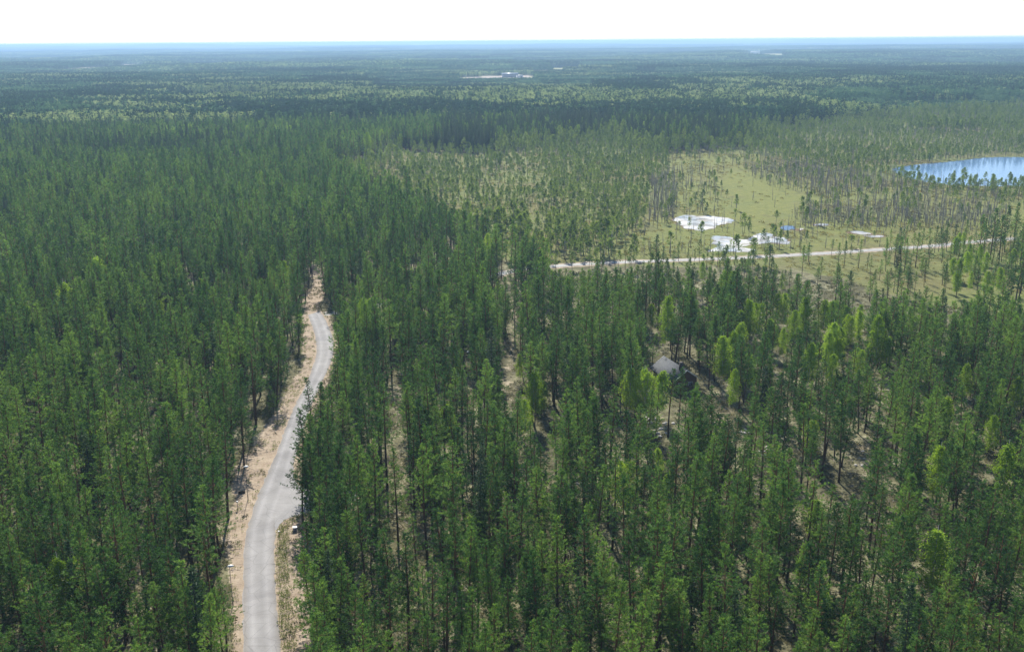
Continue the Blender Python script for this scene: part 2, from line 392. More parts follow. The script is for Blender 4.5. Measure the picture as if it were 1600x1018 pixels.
    gf = ramp(t, math_(t, 'ADD', sp.outputs[2], math_(t, 'MULTIPLY', math_(t, 'SUBTRACT', n2, .5), 1.6)), [(.2, (0, 0, 0)), (.8, (1, 1, 1))])
    bogc = mix(t, gf, bogc, grc)
    wf = ramp(t, math_(t, 'ADD', zn.outputs['Alpha'], math_(t, 'MULTIPLY', math_(t, 'SUBTRACT', n1, .5), .8)), [(.25, (0, 0, 0)), (.55, (1, 1, 1))])
    bogc = mix(t, wf, bogc, (.16, .115, .07))
    bf = ramp(t, math_(t, 'ADD', sp.outputs[1], math_(t, 'MULTIPLY', math_(t, 'SUBTRACT', n1, .5), .5)), [(.35, (0, 0, 0)), (.65, (1, 1, 1))])
    c = mix(t, bf, base, bogc); c = mix(t, sf, c, sandc)
    # very far woods: the crowns merge into the land
    ln = N(t, 'ShaderNodeVectorMath', operation='LENGTH'); t.links.new(pos, ln.inputs[0])
    ff = math_(t, 'DIVIDE', math_(t, 'SUBTRACT', ln.outputs['Value'], 9000.0), 3000.0, clamp=True)
    wood = ramp(t, noise(t, .0022, 5, .6, pos), [(.35, (.022, .042, .022)), (.62, (.045, .075, .035)), (.72, (.20, .22, .10))])
    c = mix(t, ff, c, wood)
    fa = N(t, 'ShaderNodeAttribute', attribute_name='field').outputs['Fac']
    fc = ramp(t, fa, [(.3, (.22, .24, .10)), (.56, (.28, .28, .13)), (.95, (.36, .30, .25))])
    c = mix(t, ramp(t, fa, [(.2, (0, 0, 0)), (.4, (1, 1, 1))]), c, fc)
    t.links.new(c, b.inputs['Base Color']); b.inputs['Roughness'].default_value = .95; b.inputs['Specular IOR Level'].default_value = .1
    bp = N(t, 'ShaderNodeBump'); bp.inputs['Strength'].default_value = .8; bp.inputs['Distance'].default_value = .35
    t.links.new(nn, bp.inputs['Height']); t.links.new(bp.outputs[0], b.inputs['Normal'])
    me.materials.append(m_)
    link('ground', me, kind='structure')
build_ground()

def sheet(name, P, z, material, label=None, kind='structure', ragged=0.0, seed=1, sub=2):
    P = smooth_closed(P, sub)
    if ragged:
        rng = np.random.default_rng(seed); Q = []
        for a, b in zip(P, np.roll(P, -1, 0)):
            L = np.hypot(*(b - a)); k = max(1, int(L / 1.2))
            for q in range(k):
                p = a + (b - a) * q / k; nrm = np.array([b[1] - a[1], a[0] - b[0]]) / (L + 1e-9)
                Q.append(p + nrm * (rng.normal() * .5 + 1.3 * math.sin(q * 1.3 + p[0] * .7)) * ragged)
        P = np.array(Q)
    tri = tessellate_polygon([[Vector((p[0], p[1], 0)) for p in P]])
    V = np.column_stack([P, np.full(len(P), z)])
    T = []
    for a, b_, c in tri:
        cr = (V[b_][0] - V[a][0]) * (V[c][1] - V[a][1]) - (V[b_][1] - V[a][1]) * (V[c][0] - V[a][0])
        T.append((a, b_, c) if cr > 0 else (a, c, b_))
    me = new_mesh(name, V, None, T, [material])
    return link(name, me, kind=kind, label=label)
# asphalt
m_, t, b = mat('asphalt'); pos = worldpos(t)
na_ = noise(t, .25, 5, .6, pos); nb_ = noise(t, 9, 3, .7, pos)
c = ramp(t, math_(t, 'ADD', math_(t, 'MULTIPLY', na_, .7), math_(t, 'MULTIPLY', nb_, .3)), [(.35, (.245, .236, .232)), (.65, (.335, .325, .320))])
at_ = N(t, 'ShaderNodeAttribute', attribute_name='across').outputs['Fac']
trk = ramp(t, at_, [(0.0, (1, 1, 1)), (.03, (.80, .76, .70)), (.16, (.92, .92, .92)), (.27, (1.13, 1.13, 1.14)), (.42, (.93, .93, .93)), (.58, (.90, .90, .90)), (.73, (1.12, 1.12, 1.13)), (.88, (.94, .93, .92)), (.985, (.78, .74, .68))])
c = mix(t, .85, c, trk, 'MULTIPLY')
pt = ramp(t, noise(t, .07, 3, .5, pos, 1.0), [(.50, (1, 1, 1)), (.56, (.86, .86, .87))])
c = mix(t, .7, c, pt, 'MULTIPLY')
cr = N(t, 'ShaderNodeTexVoronoi', feature='DISTANCE_TO_EDGE'); cr.inputs['Scale'].default_value = .35; t.links.new(pos, cr.inputs['Vector'])
c = mix(t, .6, c, ramp(t, cr.outputs['Distance'], [(.0, (.62, .62, .62)), (.02, (1, 1, 1))]), 'MULTIPLY')
t.links.new(c, b.inputs['Base Color']); b.inputs['Roughness'].default_value = .85; b.inputs['Specular IOR Level'].default_value = .12
M_ASPH = m_
SPUR_U, SPUR_L = [(458, 735), (460, 750), (468, 760), (482, 766), (520, 768), (560, 764)], [(560, 782), (520, 793), (474, 802), (449, 809), (436, 818), (430, 833), (430, 790)]
def road_mesh():
    Lp = smooth_open(poly(ROAD_L), 2); Rr = [p for p in ROAD_R if not (p[1] > 742 and p[1] < 830)]
    k = Rr.index((430, 833)) if (430, 833) in Rr else [q for q, p in enumerate(Rr) if p[1] >= 833][0]
    Rr = Rr[:k] + [(450, 765), (440, 790), (433, 812)] + Rr[k:]
    Rp = smooth_open(poly(Rr[::-1]), 2)
    def resample(Pp, n):
        d = np.concatenate([[0], np.cumsum(np.hypot(*np.diff(Pp, axis=0).T))]); t_ = np.linspace(0, d[-1], n)
        return np.stack([np.interp(t_, d, Pp[:, 0]), np.interp(t_, d, Pp[:, 1])], 1)
    n, k = 500, 21; Lq, Rq = resample(Lp, n), resample(Rp, n); u = np.linspace(0, 1, k)
    V = Lq[:, None] * (1 - u)[None, :, None] + Rq[:, None] * u[None, :, None]
    wob = (vnoise(Lq[:, 0], Lq[:, 1], 1.3, 3) - .5) * .35; wob2 = (vnoise(Rq[:, 0], Rq[:, 1], 1.1, 5) - .5) * .35
    D = Rq - Lq; D /= np.hypot(*D.T)[:, None]
    V[:, 0] += D * wob[:, None]; V[:, -1] += D * wob2[:, None]
    V = np.column_stack([V.reshape(-1, 2), np.full(n * k, .03)])
    i = np.arange(n - 1)[:, None]; j = np.arange(k - 1)[None]
    Q = np.stack([i * k + j, i * k + j + 1, (i + 1) * k + j + 1, (i + 1) * k + j], -1).reshape(-1, 4)
    me = new_mesh('road', V, Q, None, [M_ASPH])
    a = me.attributes.new('across', 'FLOAT', 'POINT'); a.data.foreach_set('value', np.tile(u, n).astype(np.float32))
    link('road', me, kind='structure')
def smooth_open(P, it):
    for _ in range(it):
        Q = [P[0]]
        for a, b_ in zip(P[:-1], P[1:]): Q += [a * .75 + b_ * .25, a * .25 + b_ * .75]
        Q.append(P[-1]); P = np.array(Q)
    return P
road_mesh()
sheet('side_road', poly(SPUR_U + SPUR_L), .034, M_ASPH, ragged=.05)
# gravel road over the bog
m_, t, b = mat('gravel'); pos = worldpos(t)
c = ramp(t, noise(t, .8, 6, .7, pos), [(.3, (.20, .19, .175)), (.5, (.29, .28, .26)), (.7, (.38, .37, .35))])
t.links.new(c, b.inputs['Base Color']); b.inputs['Roughness'].default_value = .8
M_GRAV = m_
def ribbon(name, line, w, z, material, kind='structure'):
    P = line.copy()
    for _ in range(2):
        Q = [P[0]]
        for a, b_ in zip(P[:-1], P[1:]): Q += [a * .75 + b_ * .25, a * .25 + b_ * .75]
        Q.append(P[-1]); P = np.array(Q)
    D = np.gradient(P, axis=0); D /= np.hypot(*D.T)[:, None]; Nn = np.stack([-D[:, 1], D[:, 0]], 1)
    ww = w * .5 * (1 + .12 * np.sin(np.arange(len(P)) * 1.7))[:, None]
    V = np.vstack([np.column_stack([P - Nn * ww, np.full(len(P), z)]), np.column_stack([P + Nn * ww, np.full(len(P), z)])]); n = len(P)
    Q = [[i, i + 1, n + i + 1, n + i] for i in range(n - 1)]
    return link(name, new_mesh(name, V, Q, None, [material]), kind=kind)
ribbon('gravel_road', gravel_g, 3.7, .055, M_GRAV)
# water
def water(name, c, rough, bump, scale):
    m, t, b = mat(name)
    b.inputs['Base Color'].default_value = (*c, 1); b.inputs['Roughness'].default_value = rough; b.inputs['IOR'].default_value = 1.333
    b.inputs['Specular IOR Level'].default_value = .5
    bp = N(t, 'ShaderNodeBump'); bp.inputs['Strength'].default_value = bump; bp.inputs['Distance'].default_value = .2
    t.links.new(noise(t, scale, 4, .6, worldpos(t)), bp.inputs['Height']); t.links.new(bp.outputs[0], b.inputs['Normal'])
    return m
M_LAKE = water('lake_water', (.10, .20, .38), .14, .08, .8)
M_BPOND = water('bog_pond_water', (.02, .05, .12), .06, .1, 1.0)
m_, t, b = mat('pale_pool_surface'); pos = worldpos(t)
n1 = noise(t, .16, 5, .6, pos)
c = ramp(t, n1, [(.33, (.16, .13, .09)), (.42, (.20, .175, .14)), (.49, (.34, .325, .30)), (.56, (.42, .41, .39)), (.66, (.24, .27, .32))])
t.links.new(c, b.inputs['Base Color'])
t.links.new(ramp(t, noise(t, .06, 3, .5, pos), [(.45, (.5, .5, .5)), (.6, (.1, .1, .1))]), b.inputs['Roughness'])
M_POOL = m_
for k, (nm, px_, wtype) in enumerate(PONDS):
    sheet(nm, pond_g[k], .04, M_BPOND if wtype else M_POOL, ragged=.0 if wtype else .55, seed=k + 3, sub=1)
sheet('lake', lake_g, .04, M_LAKE, ragged=.8, seed=50)

# ------------------------------------------------------------------ trees
def polar(az, el): return np.stack([np.cos(el) * np.cos(az), np.cos(el) * np.sin(az), np.sin(el)], -1)
def pine_geo(seed, H=16.0, R=1.7, base=.42, dens=1.0, L=.27, Wd=.065, per=12, trunk_k=6, sticks=True, step=.38):
    rng = np.random.default_rng(seed); tr, fo = Geo(), Geo()
    bx, by = rng.normal(0, .22, 2); ph = rng.random() * 6.28
    def axis(z):
        u = z / H; w = np.sin(u * 3.1 + ph) - math.sin(ph)
        return np.stack([bx * w * 1.0 + 0 * z, by * w + 0 * z, z], -1)
    zz = np.linspace(-.15, H * .985, 9); rad = .16 * (H / 16) * (1 - zz / H) ** .75 + .012
    tr.tube(axis(zz), rad, trunk_k)
    base = base - .05; zc = H * base; z = zc; C, D, LL = [], [], []; TN = []; bC, bD, bL = [], [], []
    lob = rng.random(8)
    while z < H * .99:
        t = (z - zc) / (H - zc)
        prof = (1 - t) ** .88 * 1.08 * min(1, (t + .25) / .42)
        for k in range(rng.integers(3, 6)):
            if rng.random() > dens * (.9 if t > .15 else .6): continue
            az = rng.random() * 6.283; asym = .7 + .6 * lob[int(az / 6.283 * 8) % 8]
            bl = R * prof * rng.uniform(.55, 1.15) * asym + .22
            el = math.radians(8 + 42 * t + rng.normal(0, 9))
            d = polar(az, el); o = axis(np.array(z)); bend = .25 * bl
            bC.append(o); bD.append(d + np.array([0, 0, .06])); bL.append(bl * .95)
            m = max(2, int(bl / (.24 if per > 4 else .36)))
            s = np.linspace(.30, 1.0, m)
            side = np.cross(d, [0, 0, 1]); side /= np.linalg.norm(side)
            off = rng.uniform(-1, 1, m) * (1.08 - s) * .5 * bl
            p = o + s[:, None] * d * bl + off[:, None] * side + (s ** 2)[:, None] * np.array([0, 0, bend]) + rng.normal(0, .05, (m, 3))
            bt = rng.random(); keepm = rng.random(m) < .86
            if not keepm.any(): keepm[-1] = True
            p = p[keepm]; off = off[keepm]; m = len(p)
            for _ in range(per):
                TN.append(np.clip(bt + rng.normal(0, .12, m), 0, 1))
                C.append(p + rng.normal(0, .055, (m, 3)))
                D.append(d * .55 + np.array([0, 0, .55]) + np.sign(off)[:, None] * side * .35 + rng.normal(0, .55, (m, 3)))
        z += step * rng.uniform(.75, 1.25)
    k = 14; zt = rng.uniform(H * .93, H, k); C.append(axis(zt)); D.append(np.array([0, 0, 1.0]) + rng.normal(0, .4, (k, 3))); TN.append(np.full(k, .9))
    C = np.concatenate(C); D = np.concatenate(D)
    fo.kites(C, D, L * rng.uniform(.7, 1.25, len(C)), Wd * rng.uniform(.7, 1.3, len(C)), rng, np.concatenate(TN))
    if sticks:
        tr.kites(np.array(bC), np.array(bD), np.array(bL), .055, rng)
        n = int(26 * H / 16); z = rng.uniform(min(H * .14, zc * .5), zc, n); az = rng.random(n) * 6.283
        tr.kites(axis(z), polar(az, rng.normal(-.05, .25, n)), rng.uniform(.3, 1.3, n), .05, rng)
    return tr, fo
def spruce_geo(seed, H=17.0, R=2.1, L=.36, Wd=.10, per=7, step=.42):
    rng = np.random.default_rng(seed); tr, fo = Geo(), Geo()
    zz = np.linspace(-.15, H * .99, 7); tr.tube(np.stack([0 * zz, 0 * zz, zz], 1), .17 * (1 - zz / H) ** .8 + .012, 6)
    z = H * .10; C, D = [], []
    while z < H * .985:
        t = z / H; bl0 = R * (1 - t) ** .85 * min(1, .55 + t * 2) + .12
        for k in range(6):
            az = rng.random() * 6.283; bl = bl0 * rng.uniform(.65, 1.12); el = math.radians(-18 + 48 * t + rng.normal(0, 6))
            d = polar(az, el); m = max(2, int(bl / (.22 if per > 2 else .4))); s = np.linspace(.15, 1, m)
            side = np.cross(d, [0, 0, 1]); side /= np.linalg.norm(side)
            off = rng.uniform(-1, 1, m) * (1.1 - s) * .5 * bl
            p = np.array([0, 0, z]) + s[:, None] * d * bl + off[:, None] * side + (s ** 2)[:, None] * np.array([0, 0, .12 * bl])
            for _ in range(per):
                C.append(p + rng.normal(0, .05, (m, 3))); D.append(d * .8 + np.array([0, 0, -.25]) + np.sign(off)[:, None] * side * .5 + rng.normal(0, .35, (m, 3)))
        z += step * rng.uniform(.8, 1.2)
    C.append(np.stack([np.zeros(10), np.zeros(10), rng.uniform(H * .94, H, 10)], 1)); D.append(np.array([0, 0, 1]) + rng.normal(0, .5, (10, 3)))
    C = np.concatenate(C); D = np.concatenate(D)
    fo.kites(C, D, L * rng.uniform(.7, 1.2, len(C)), Wd * rng.uniform(.7, 1.3, len(C)), rng)
    return tr, fo
def birch_geo(seed, H=13.0, R=2.3, n_str=210, per=24, L=.22, Wd=.13, stems=1):
    rng = np.random.default_rng(seed); tr, fo = Geo(), Geo()
    C, D = [], []
    for sidx in range(stems):
        lx, ly = (rng.normal(0, .35, 2) if stems > 1 else rng.normal(0, .12, 2)); ox = oy = 0.0
        ax = lambda z: np.stack([ox + lx * (z / H) ** 1.3 * 2, oy + ly * (z / H) ** 1.3 * 2, z], -1)
        zz = np.linspace(-.15, H * .97, 8); tr.tube(ax(zz), .13 * (1 - zz / H) ** .8 + .012, 6)
        bz = rng.uniform(H * .22, H * .97, n_str // stems)
        for z in bz:
            t = (z / H - .22) / .78; prof = (math.sin(math.pi * min(1, (t * .9 + .12))) ** .55) * (1.05 - .35 * t)
            az = rng.random() * 6.283; el = math.radians(rng.uniform(25, 62)); bl = R * prof * rng.uniform(.35, 1.1)
            d = polar(az, el); o = ax(np.array(z * .92)); tip = o + d * bl * np.array([1, 1, .8])
            if rng.random() < .35: tr.kites(o[None], (tip - o)[None], np.array([np.linalg.norm(tip - o)]), .05, rng)
            m = per; s = rng.random(m); drop = rng.uniform(.5, 1.6)
            u = np.clip(s * 1.7, 0, 1); q = np.clip(s * 1.7 - 1, 0, 1) / .7
            p = o + (tip - o) * (.35 + .65 * u)[:, None] + np.outer(q, polar(az, 0) * .3) - np.outer(q, [0, 0, drop])
            C.append(p + rng.normal(0, .13, (m, 3))); D.append(d * .3 + np.array([0, 0, -.5]) + rng.normal(0, .6, (m, 3)))
    C = np.concatenate(C); D = np.concatenate(D)
    fo.kites(C, D, L * rng.uniform(.7, 1.3, len(C)), Wd * rng.uniform(.7, 1.3, len(C)), rng)
    return tr, fo
def bogpine_geo(seed, H=4.5, R=.95, L=.42, Wd=.17, n=36, per=7):
    rng = np.random.default_rng(seed); tr, fo = Geo(), Geo(); b = rng.normal(0, .2, 2)
    ax = lambda z: np.stack([b[0] * np.sin(z / H * 3), b[1] * np.sin(z / H * 3), z], -1)
    zz = np.linspace(-.1, H * .97, 6); tr.tube(ax(zz), .065 * (1 - zz / H) ** .6 + .012, 5)
    C, D = [], []
    for k in range(n):
        t = rng.random() ** .8; z = H * (.38 + .6 * t); prof = math.sqrt(max(0.02, 1 - (2 * t - .75) ** 2 / 1.7)) * (1.1 - .5 * t)
        d = polar(rng.random() * 6.283, math.radians(10 + 45 * t)); bl = R * prof * rng.uniform(.5, 1.15)
        o = ax(np.array(z)); s = rng.uniform(.35, 1, per)[:, None]
        C.append(o + s * d * bl + rng.normal(0, .1, (per, 3))); D.append(d * .5 + np.array([0, 0, .5]) + rng.normal(0, .6, (per, 3)))
        tr.kites(o[None], d[None], np.array([bl]), .04, rng)
    C = np.concatenate(C); D = np.concatenate(D)
    fo.kites(C, D, L * rng.uniform(.7, 1.3, len(C)), Wd * rng.uniform(.7, 1.3, len(C)), rng)
    return tr, fo
def snag_geo(seed, H=6.5):
    rng = np.random.default_rng(seed); tr = Geo(); b = rng.normal(0, .12, 2)
    ax = lambda z: np.stack([b[0] * z / H * 2, b[1] * z / H * 2, z], -1)
    zz = np.linspace(-.1, H, 6); tr.tube(ax(zz), .085 * (1 - zz / H) ** .6 + .02, 5)
    n = 80; z = rng.uniform(H * .25, H * .97, n)
    tr.kites(ax(z), polar(rng.random(n) * 6.283, rng.normal(.25, .3, n)), rng.uniform(.25, .9, n) * (1.25 - z / H), .055, rng)
    return tr
def shrub_geo(seed, r=.4, n=26, L=.22, Wd=.10, upb=.8):
    rng = np.random.default_rng(seed); g = Geo()
    a = rng.random(n) * 6.283; q = np.sqrt(rng.random(n)) * r
    C = np.stack([q * np.cos(a), q * np.sin(a), rng.uniform(0, .12, n)], 1)
    g.kites(C, np.stack([np.cos(a) * .6, np.sin(a) * .6, np.full(n, upb)], 1) + rng.normal(0, .35, (n, 3)), L * rng.uniform(.6, 1.4, n), Wd, rng)
    return g
def lowtree(g, rng, x, y, H, R, n, kind):
    """few-faced distant tree written into g"""
    t = rng.random(n) ** .8
    if kind == 'birch': t = .2 + .8 * t; rr = R * np.sqrt(np.clip(1 - (2 * (t - .55)) ** 2, .05, 1))
    elif kind == 'spruce': t = .08 + .9 * t; rr = R * (1 - t) ** .9 + .15
    else: t = .42 + .58 * t; rr = R * (1 - ((t - .42) / .58) ** 2) ** .6 + .1
    az = rng.random(n) * 6.283; q = rr * rng.uniform(.35, .95, n)
    C = np.stack([x + q * np.cos(az), y + q * np.sin(az), t * H - .3], 1)
    D = np.stack([np.cos(az) * .5, np.sin(az) * .5, np.full(n, -.3 if kind == 'spruce' else .5)], 1) + rng.normal(0, .4, (n, 3))
    sz = H * .80 * (1 / n) ** .5
    g.kites(C, D, sz * rng.uniform(.6, 1.1, n), sz * .55 * rng.uniform(.7, 1.2, n), rng, np.clip(rng.normal(rng.random(), .18, n), 0, 1))

PINE_H = 16.0
PINE_KINDS = [('slender narrow-crowned', dict(R=1.65, base=.46, H=16.5)), ('full-crowned', dict(R=2.4, base=.36)), ('broad bushy', dict(R=2.7, base=.32, H=15.5)),
              ('tall thin-topped', dict(R=2.0, base=.45, H=17.5)), ('sparse-crowned', dict(R=2.3, base=.44, dens=.7)), ('long-trunked', dict(R=2.3, base=.54, H=17.0)),
              ('pointed', dict(R=2.0, base=.30, H=15.5)), ('ragged', dict(R=2.5, base=.40, dens=.8)), ('young low-crowned', dict(R=1.6, base=.16, H=9.0)), ('narrow dense', dict(R=1.8, base=.26, dens=1.1, H=15.0))]
PINE_W = np.array([.14, .11, .09, .11, .10, .10, .10, .08, .12, .07]); PINE_W = PINE_W / PINE_W.sum()
pines = [pine_geo(100 + i, **{**dict(H=16.0), **k}) for i, (_, k) in enumerate(PINE_KINDS)]
pine_meshes = [(a.mesh('pine_trunk', [M_PBARK]), b_.mesh('pine_crown', [M_PINE])) for a, b_ in pines]
pine_H = [k.get('H', 16.0) for _, k in PINE_KINDS]
pine_joined = [join_mesh('pine', [(a, 0), (b_, 1)], [M_PBARK, M_PINE]) for a, b_ in pines]
pine_mid = []
for i, (_, k) in enumerate(PINE_KINDS):
    a, b_ = pine_geo(300 + i, **{**dict(H=16.0, L=.46, Wd=.15, per=4, trunk_k=4, step=.45), **k})
    pine_mid.append(join_mesh('pine_mid', [(a, 0), (b_, 1)], [M_PBARK, M_PINE]))
SPR = [spruce_geo(20 + i, H=h, R=r) for i, (h, r) in enumerate([(17, 2.0), (15, 1.7), (19, 2.3), (9, 1.3)])]
spr_meshes = [(a.mesh('spruce_trunk', [M_SBARK]), b_.mesh('spruce_crown', [M_SPRUCE])) for a, b_ in SPR]; spr_H = [17, 15, 19, 9]
spr_joined = [join_mesh('spruce', [(a, 0), (b_, 1)], [M_SBARK, M_SPRUCE]) for a, b_ in SPR]
BIR = [birch_geo(40, 13, 3.0, 260), birch_geo(41, 14, 3.3, 320, stems=2), birch_geo(42, 11, 2.4, 200), birch_geo(43, 15, 2.8, 280)]
bir_meshes = [(a.mesh('birch_trunk', [M_BBARK]), b_.mesh('birch_crown', [M_BIRCH])) for a, b_ in BIR]; bir_H = [13, 14, 11, 15]
bir_joined = [join_mesh('birch', [(a, 0), (b_, 1)], [M_BBARK, M_BIRCH]) for a, b_ in BIR]
BOGP = [bogpine_geo(60 + i, H=h, R=r, n=n) for i, (h, r, n) in enumerate([(4.5, .9, 34), (5.5, 1.1, 40), (3.4, .8, 26), (6.5, 1.2, 44), (4.0, 1.0, 24)])]
bog_H = [4.5, 5.5, 3.4, 6.5, 4.0]
bog_joined = [join_mesh('bog_pine', [(a, 0), (b_, 1)], [M_DEAD, M_BOGPINE]) for a, b_ in BOGP]
snag_H = [6.5, 5.0, 7.5, 4.2]
snags = [snag_geo(80 + i, h).mesh('dead_tree', [M_DEAD]) for i, h in enumerate(snag_H)]

# ---- where trees stand
rng = np.random.default_rng(11)
def jitter_grid(cell, rmin, rmax, half=.66, jit=.48, seed=0):
    g = np.random.default_rng(seed)
    xs = np.arange(-rmax * half, rmax * half, cell); ys = np.arange(60, rmax, cell)
    X, Y = np.meshgrid(xs, ys); P = np.stack([X.ravel(), Y.ravel()], 1)
    P += g.uniform(-jit, jit, P.shape) * cell
    r = np.hypot(P[:, 0], P[:, 1])
    return P[(r > rmin) & (r < rmax) & (np.abs(P[:, 0]) < half * P[:, 1] + 12)]
NEAR_R = 900.0
P = jitter_grid(3.5, 70, NEAR_R, seed=3)
n = len(P); X, Y = P.T
_px = proj(np.column_stack([P, 0 * X])); darkwall = inside(_px[:, :2], np.array([(690, 262), (860, 240), (960, 232), (1040, 246), (1165, 244), (1185, 196), (690, 196)])); paleleft = (_px[:, 0] > 140) & (_px[:, 0] < 480) & (_px[:, 1] < 235) & (_px[:, 1] > 200)
inbog = inside(P, BOG); inclr = inside(P, RIGHTCLEAR)
keep = np.ones(n, bool)
droad = dist_line(P, road_g); keep &= ~((droad < 1.3) | inside(P, road_g))
keep &= ~(inside(P, SAND_LEFT) & ((droad < 4.6) | (rng.random(n) < .45))) & ~inside(P, SAND_RIGHT)
for pl in CLEAR: keep &= ~inside(P, pl)
keep &= ~inside(P, poly([(478, 600), (500, 560), (524, 540), (536, 560), (536, 664), (460, 664)]))
keep &= dist_line(P, gravel_g) > 4.0
keep &= dist_line(P, trail_g) > .3
keep &= dist_line(P, trail2_g) > 1.6
keep &= ~inside(P, lake_g)
dc = P - CABIN_C; keep &= ~((np.abs(dc @ ca) < CABIN_LEN * .5 + 2) & (np.abs(dc @ np.array([-ca[1], ca[0]])) < 5.5))
left = X < np.interp(Y, [60, 125, 170, 240, 260, 400, 900], [-30, -34, -43, -46, -46, -40, -40])
gap = fbm(X, Y, 26, 4); gap2 = vnoise(X, Y, 9, 9)
dens = np.where(left, .90, .87) * np.where(gap + .30 * (gap2 - .5) > .57, np.where(left, .60, .50), 1.0)
dens = np.where(Y > 420, .95, dens)
fo_mask = keep & ~inbog & ~inclr & (rng.random(n) < dens)
kind = np.full(n, -1)
kind[fo_mask] = 0
u = rng.random(n)
pb = np.where(Y > 620, .055, .008) * np.where(vnoise(X, Y, 60, 21) > .6, 2.5, .6)
pb = np.where(paleleft, .22, pb)
kind[fo_mask & (u < pb)] = 2
kind[fo_mask & (u > 1 - np.where(darkwall, 1.2, np.where(Y > 560, .16, .03)) * np.where(vnoise(X, Y, 90, 22) > .55, 2.4, .5))] = 1
# bog: low pines, dead trees, open patches
bm = keep & inbog & ~inclr
for pl in pond_g: bm &= ~inside(P, pl)
op = inside(P, OPEN); gr = inside(P, GREEN)
dz = np.zeros(n, bool)
for z_ in DEADZONES: dz |= inside(P, z_)
nz1 = fbm(X, Y, 45, 14)
wst = X < at(1030, 330)[0] * Y / at(1030, 330)[1]
bd = np.where(op, .12 + .30 * sstep(.5, .7, nz1), np.where(wst, np.where(X > at(850, 330)[0] * Y / at(850, 330)[1], 0.90, .38 + .3 * sstep(.45, .6, nz1)), .72 + .25 * sstep(.4, .65, nz1)))
bd = np.where(gr, .05, bd); bd = np.where(dz, .85, bd)
bd = np.where((~op) & (X > at(1160, 250)[0]) & (Y > 620), .93, bd)
bsel = bm & (rng.random(n) < bd)
ps = np.where(dz, .85, np.where(op, .62, .12)); ps = np.where((~op) & (X > 140), np.maximum(ps, .3), ps)
isd = rng.random(n) < ps
kind[bsel & isd] = 4; kind[bsel & ~isd] = 3
# clearing below the gravel road: scattered middling pines
cm = keep & inclr & (rng.random(n) < np.where(X > at(1500, 430)[0], .22, .075) * np.where(fbm(X, Y, 40, 33) > .5, 1.5, .6))
kind[cm] = 0
lz = keep & inside(P, LOWZONE)
kind[lz] = np.where(rng.random(lz.sum()) < .55, np.where(rng.random(lz.sum()) < .55, 3, 0), -1)
sc = .86 * np.clip(rng.normal(1.0, .16, n), .5, 1.3) * (.94 + .18 * vnoise(X, Y, 55, 40))
sc[cm] *= rng.uniform(.42, .68, cm.sum()); sc[lz] *= rng.uniform(.4, .66, lz.sum())
sc[kind == 3] = rng.uniform(.6, 1.25, (kind == 3).sum()) * np.where(nz1[kind == 3] > .52, 1.25, .95)
edgeb = sstep(60, 8, np.minimum(dist_line(P, BOG), 60.0)) * inbog
sc[kind == 3] *= (1 + .55 * edgeb[kind == 3])
sc[(kind == 3) & wst & (X > at(850, 330)[0] * Y / at(850, 330)[1])] *= 1.02
sc[kind == 4] = rng.uniform(.6, 1.3, (kind == 4).sum())
var = np.zeros(n, int)
var[kind == 0] = rng.choice(10, (kind == 0).sum(), p=PINE_W)
var[kind == 1] = rng.choice(4, (kind == 1).sum(), p=[.35, .3, .25, .1])
var[kind == 2] = rng.integers(0, 4, (kind == 2).sum()); var[kind == 3] = rng.integers(0, 5, (kind == 3).sum()); var[kind == 4] = rng.integers(0, 4, (kind == 4).sum())
T_pos = [P[kind >= 0]]; T_kind = [kind[kind >= 0]]; T_sc = [sc[kind >= 0]]; T_var = [var[kind >= 0]]
g = np.random.default_rng(123); E = jitter_grid(2.5, 300, NEAR_R, .66, .5, 124); em = np.zeros(len(E), bool)
for z_ in DEADZONES: em |= inside(E, z_)
em |= inside(E, OPEN) & (fbm(E[:, 0], E[:, 1], 22, 34) > .56) & (g.random(len(E)) < .5)
em &= ~inside(E, GREEN) & ~inside(E, lake_g) & (dist_line(E, gravel_g) > 3.5) & (g.random(len(E)) < .52 * sstep(.25, .55, fbm(E[:, 0], E[:, 1], 18, 35)))
for pl in pond_g: em &= ~inside(E, pl)
E = E[em]; T_pos = [np.vstack([T_pos[0], E])]; T_kind = [np.concatenate([T_kind[0], np.full(len(E), 4)])]
T_sc = [np.concatenate([T_sc[0], g.uniform(.6, 1.25, len(E))])]; T_var = [np.concatenate([T_var[0], g.integers(0, 4, len(E))])]
# hand-placed trees: (tip px, height, kind, variant)
HAND = []
for x, y, h in [(985, 566, 13), (1010, 568, 13.5), (1132, 515, 14), (1148, 568, 11), (1172, 459, 14), (1186, 466, 12), (1160, 478, 11), (1262, 456, 14), (1300, 494, 14), (1316, 503, 12), (1243, 478, 11),
                (1470, 687, 13), (1578, 683, 13), (1592, 580, 12), (1466, 815, 13), (822, 616, 10), (848, 588, 9), (402, 267, 15), (528, 216, 15), (1268, 528, 13), (1345, 470, 10), (1225, 505, 10), (1098, 405, 8),
                (575, 318, 9), (1020, 470, 9), (1390, 520, 11), (1512, 560, 11), (812, 548, 8), (1555, 640, 10), (1290, 462, 12), (1228, 452, 12), (1330, 486, 11)]:
    HAND.append((x, y, h, 2))
hr = np.random.default_rng(77)
for k in range(18): HAND.append((hr.uniform(1130, 1350), hr.uniform(452, 575), hr.uniform(9, 13), 2))
for k in range(4): HAND.append((hr.uniform(960, 1600), hr.uniform(560, 900), hr.uniform(9, 13), 2))
for k in range(14): HAND.append((hr.uniform(1535, 1680), hr.uniform(312, 395), hr.uniform(12, 17), 0))
for k in range(70): HAND.append((hr.uniform(1385, 1680), hr.uniform(352, 425), hr.uniform(6.5, 10), 0))
for k in range(20): HAND.append((hr.uniform(1000, 1400), hr.uniform(372, 395), hr.uniform(4.5, 7), 0))
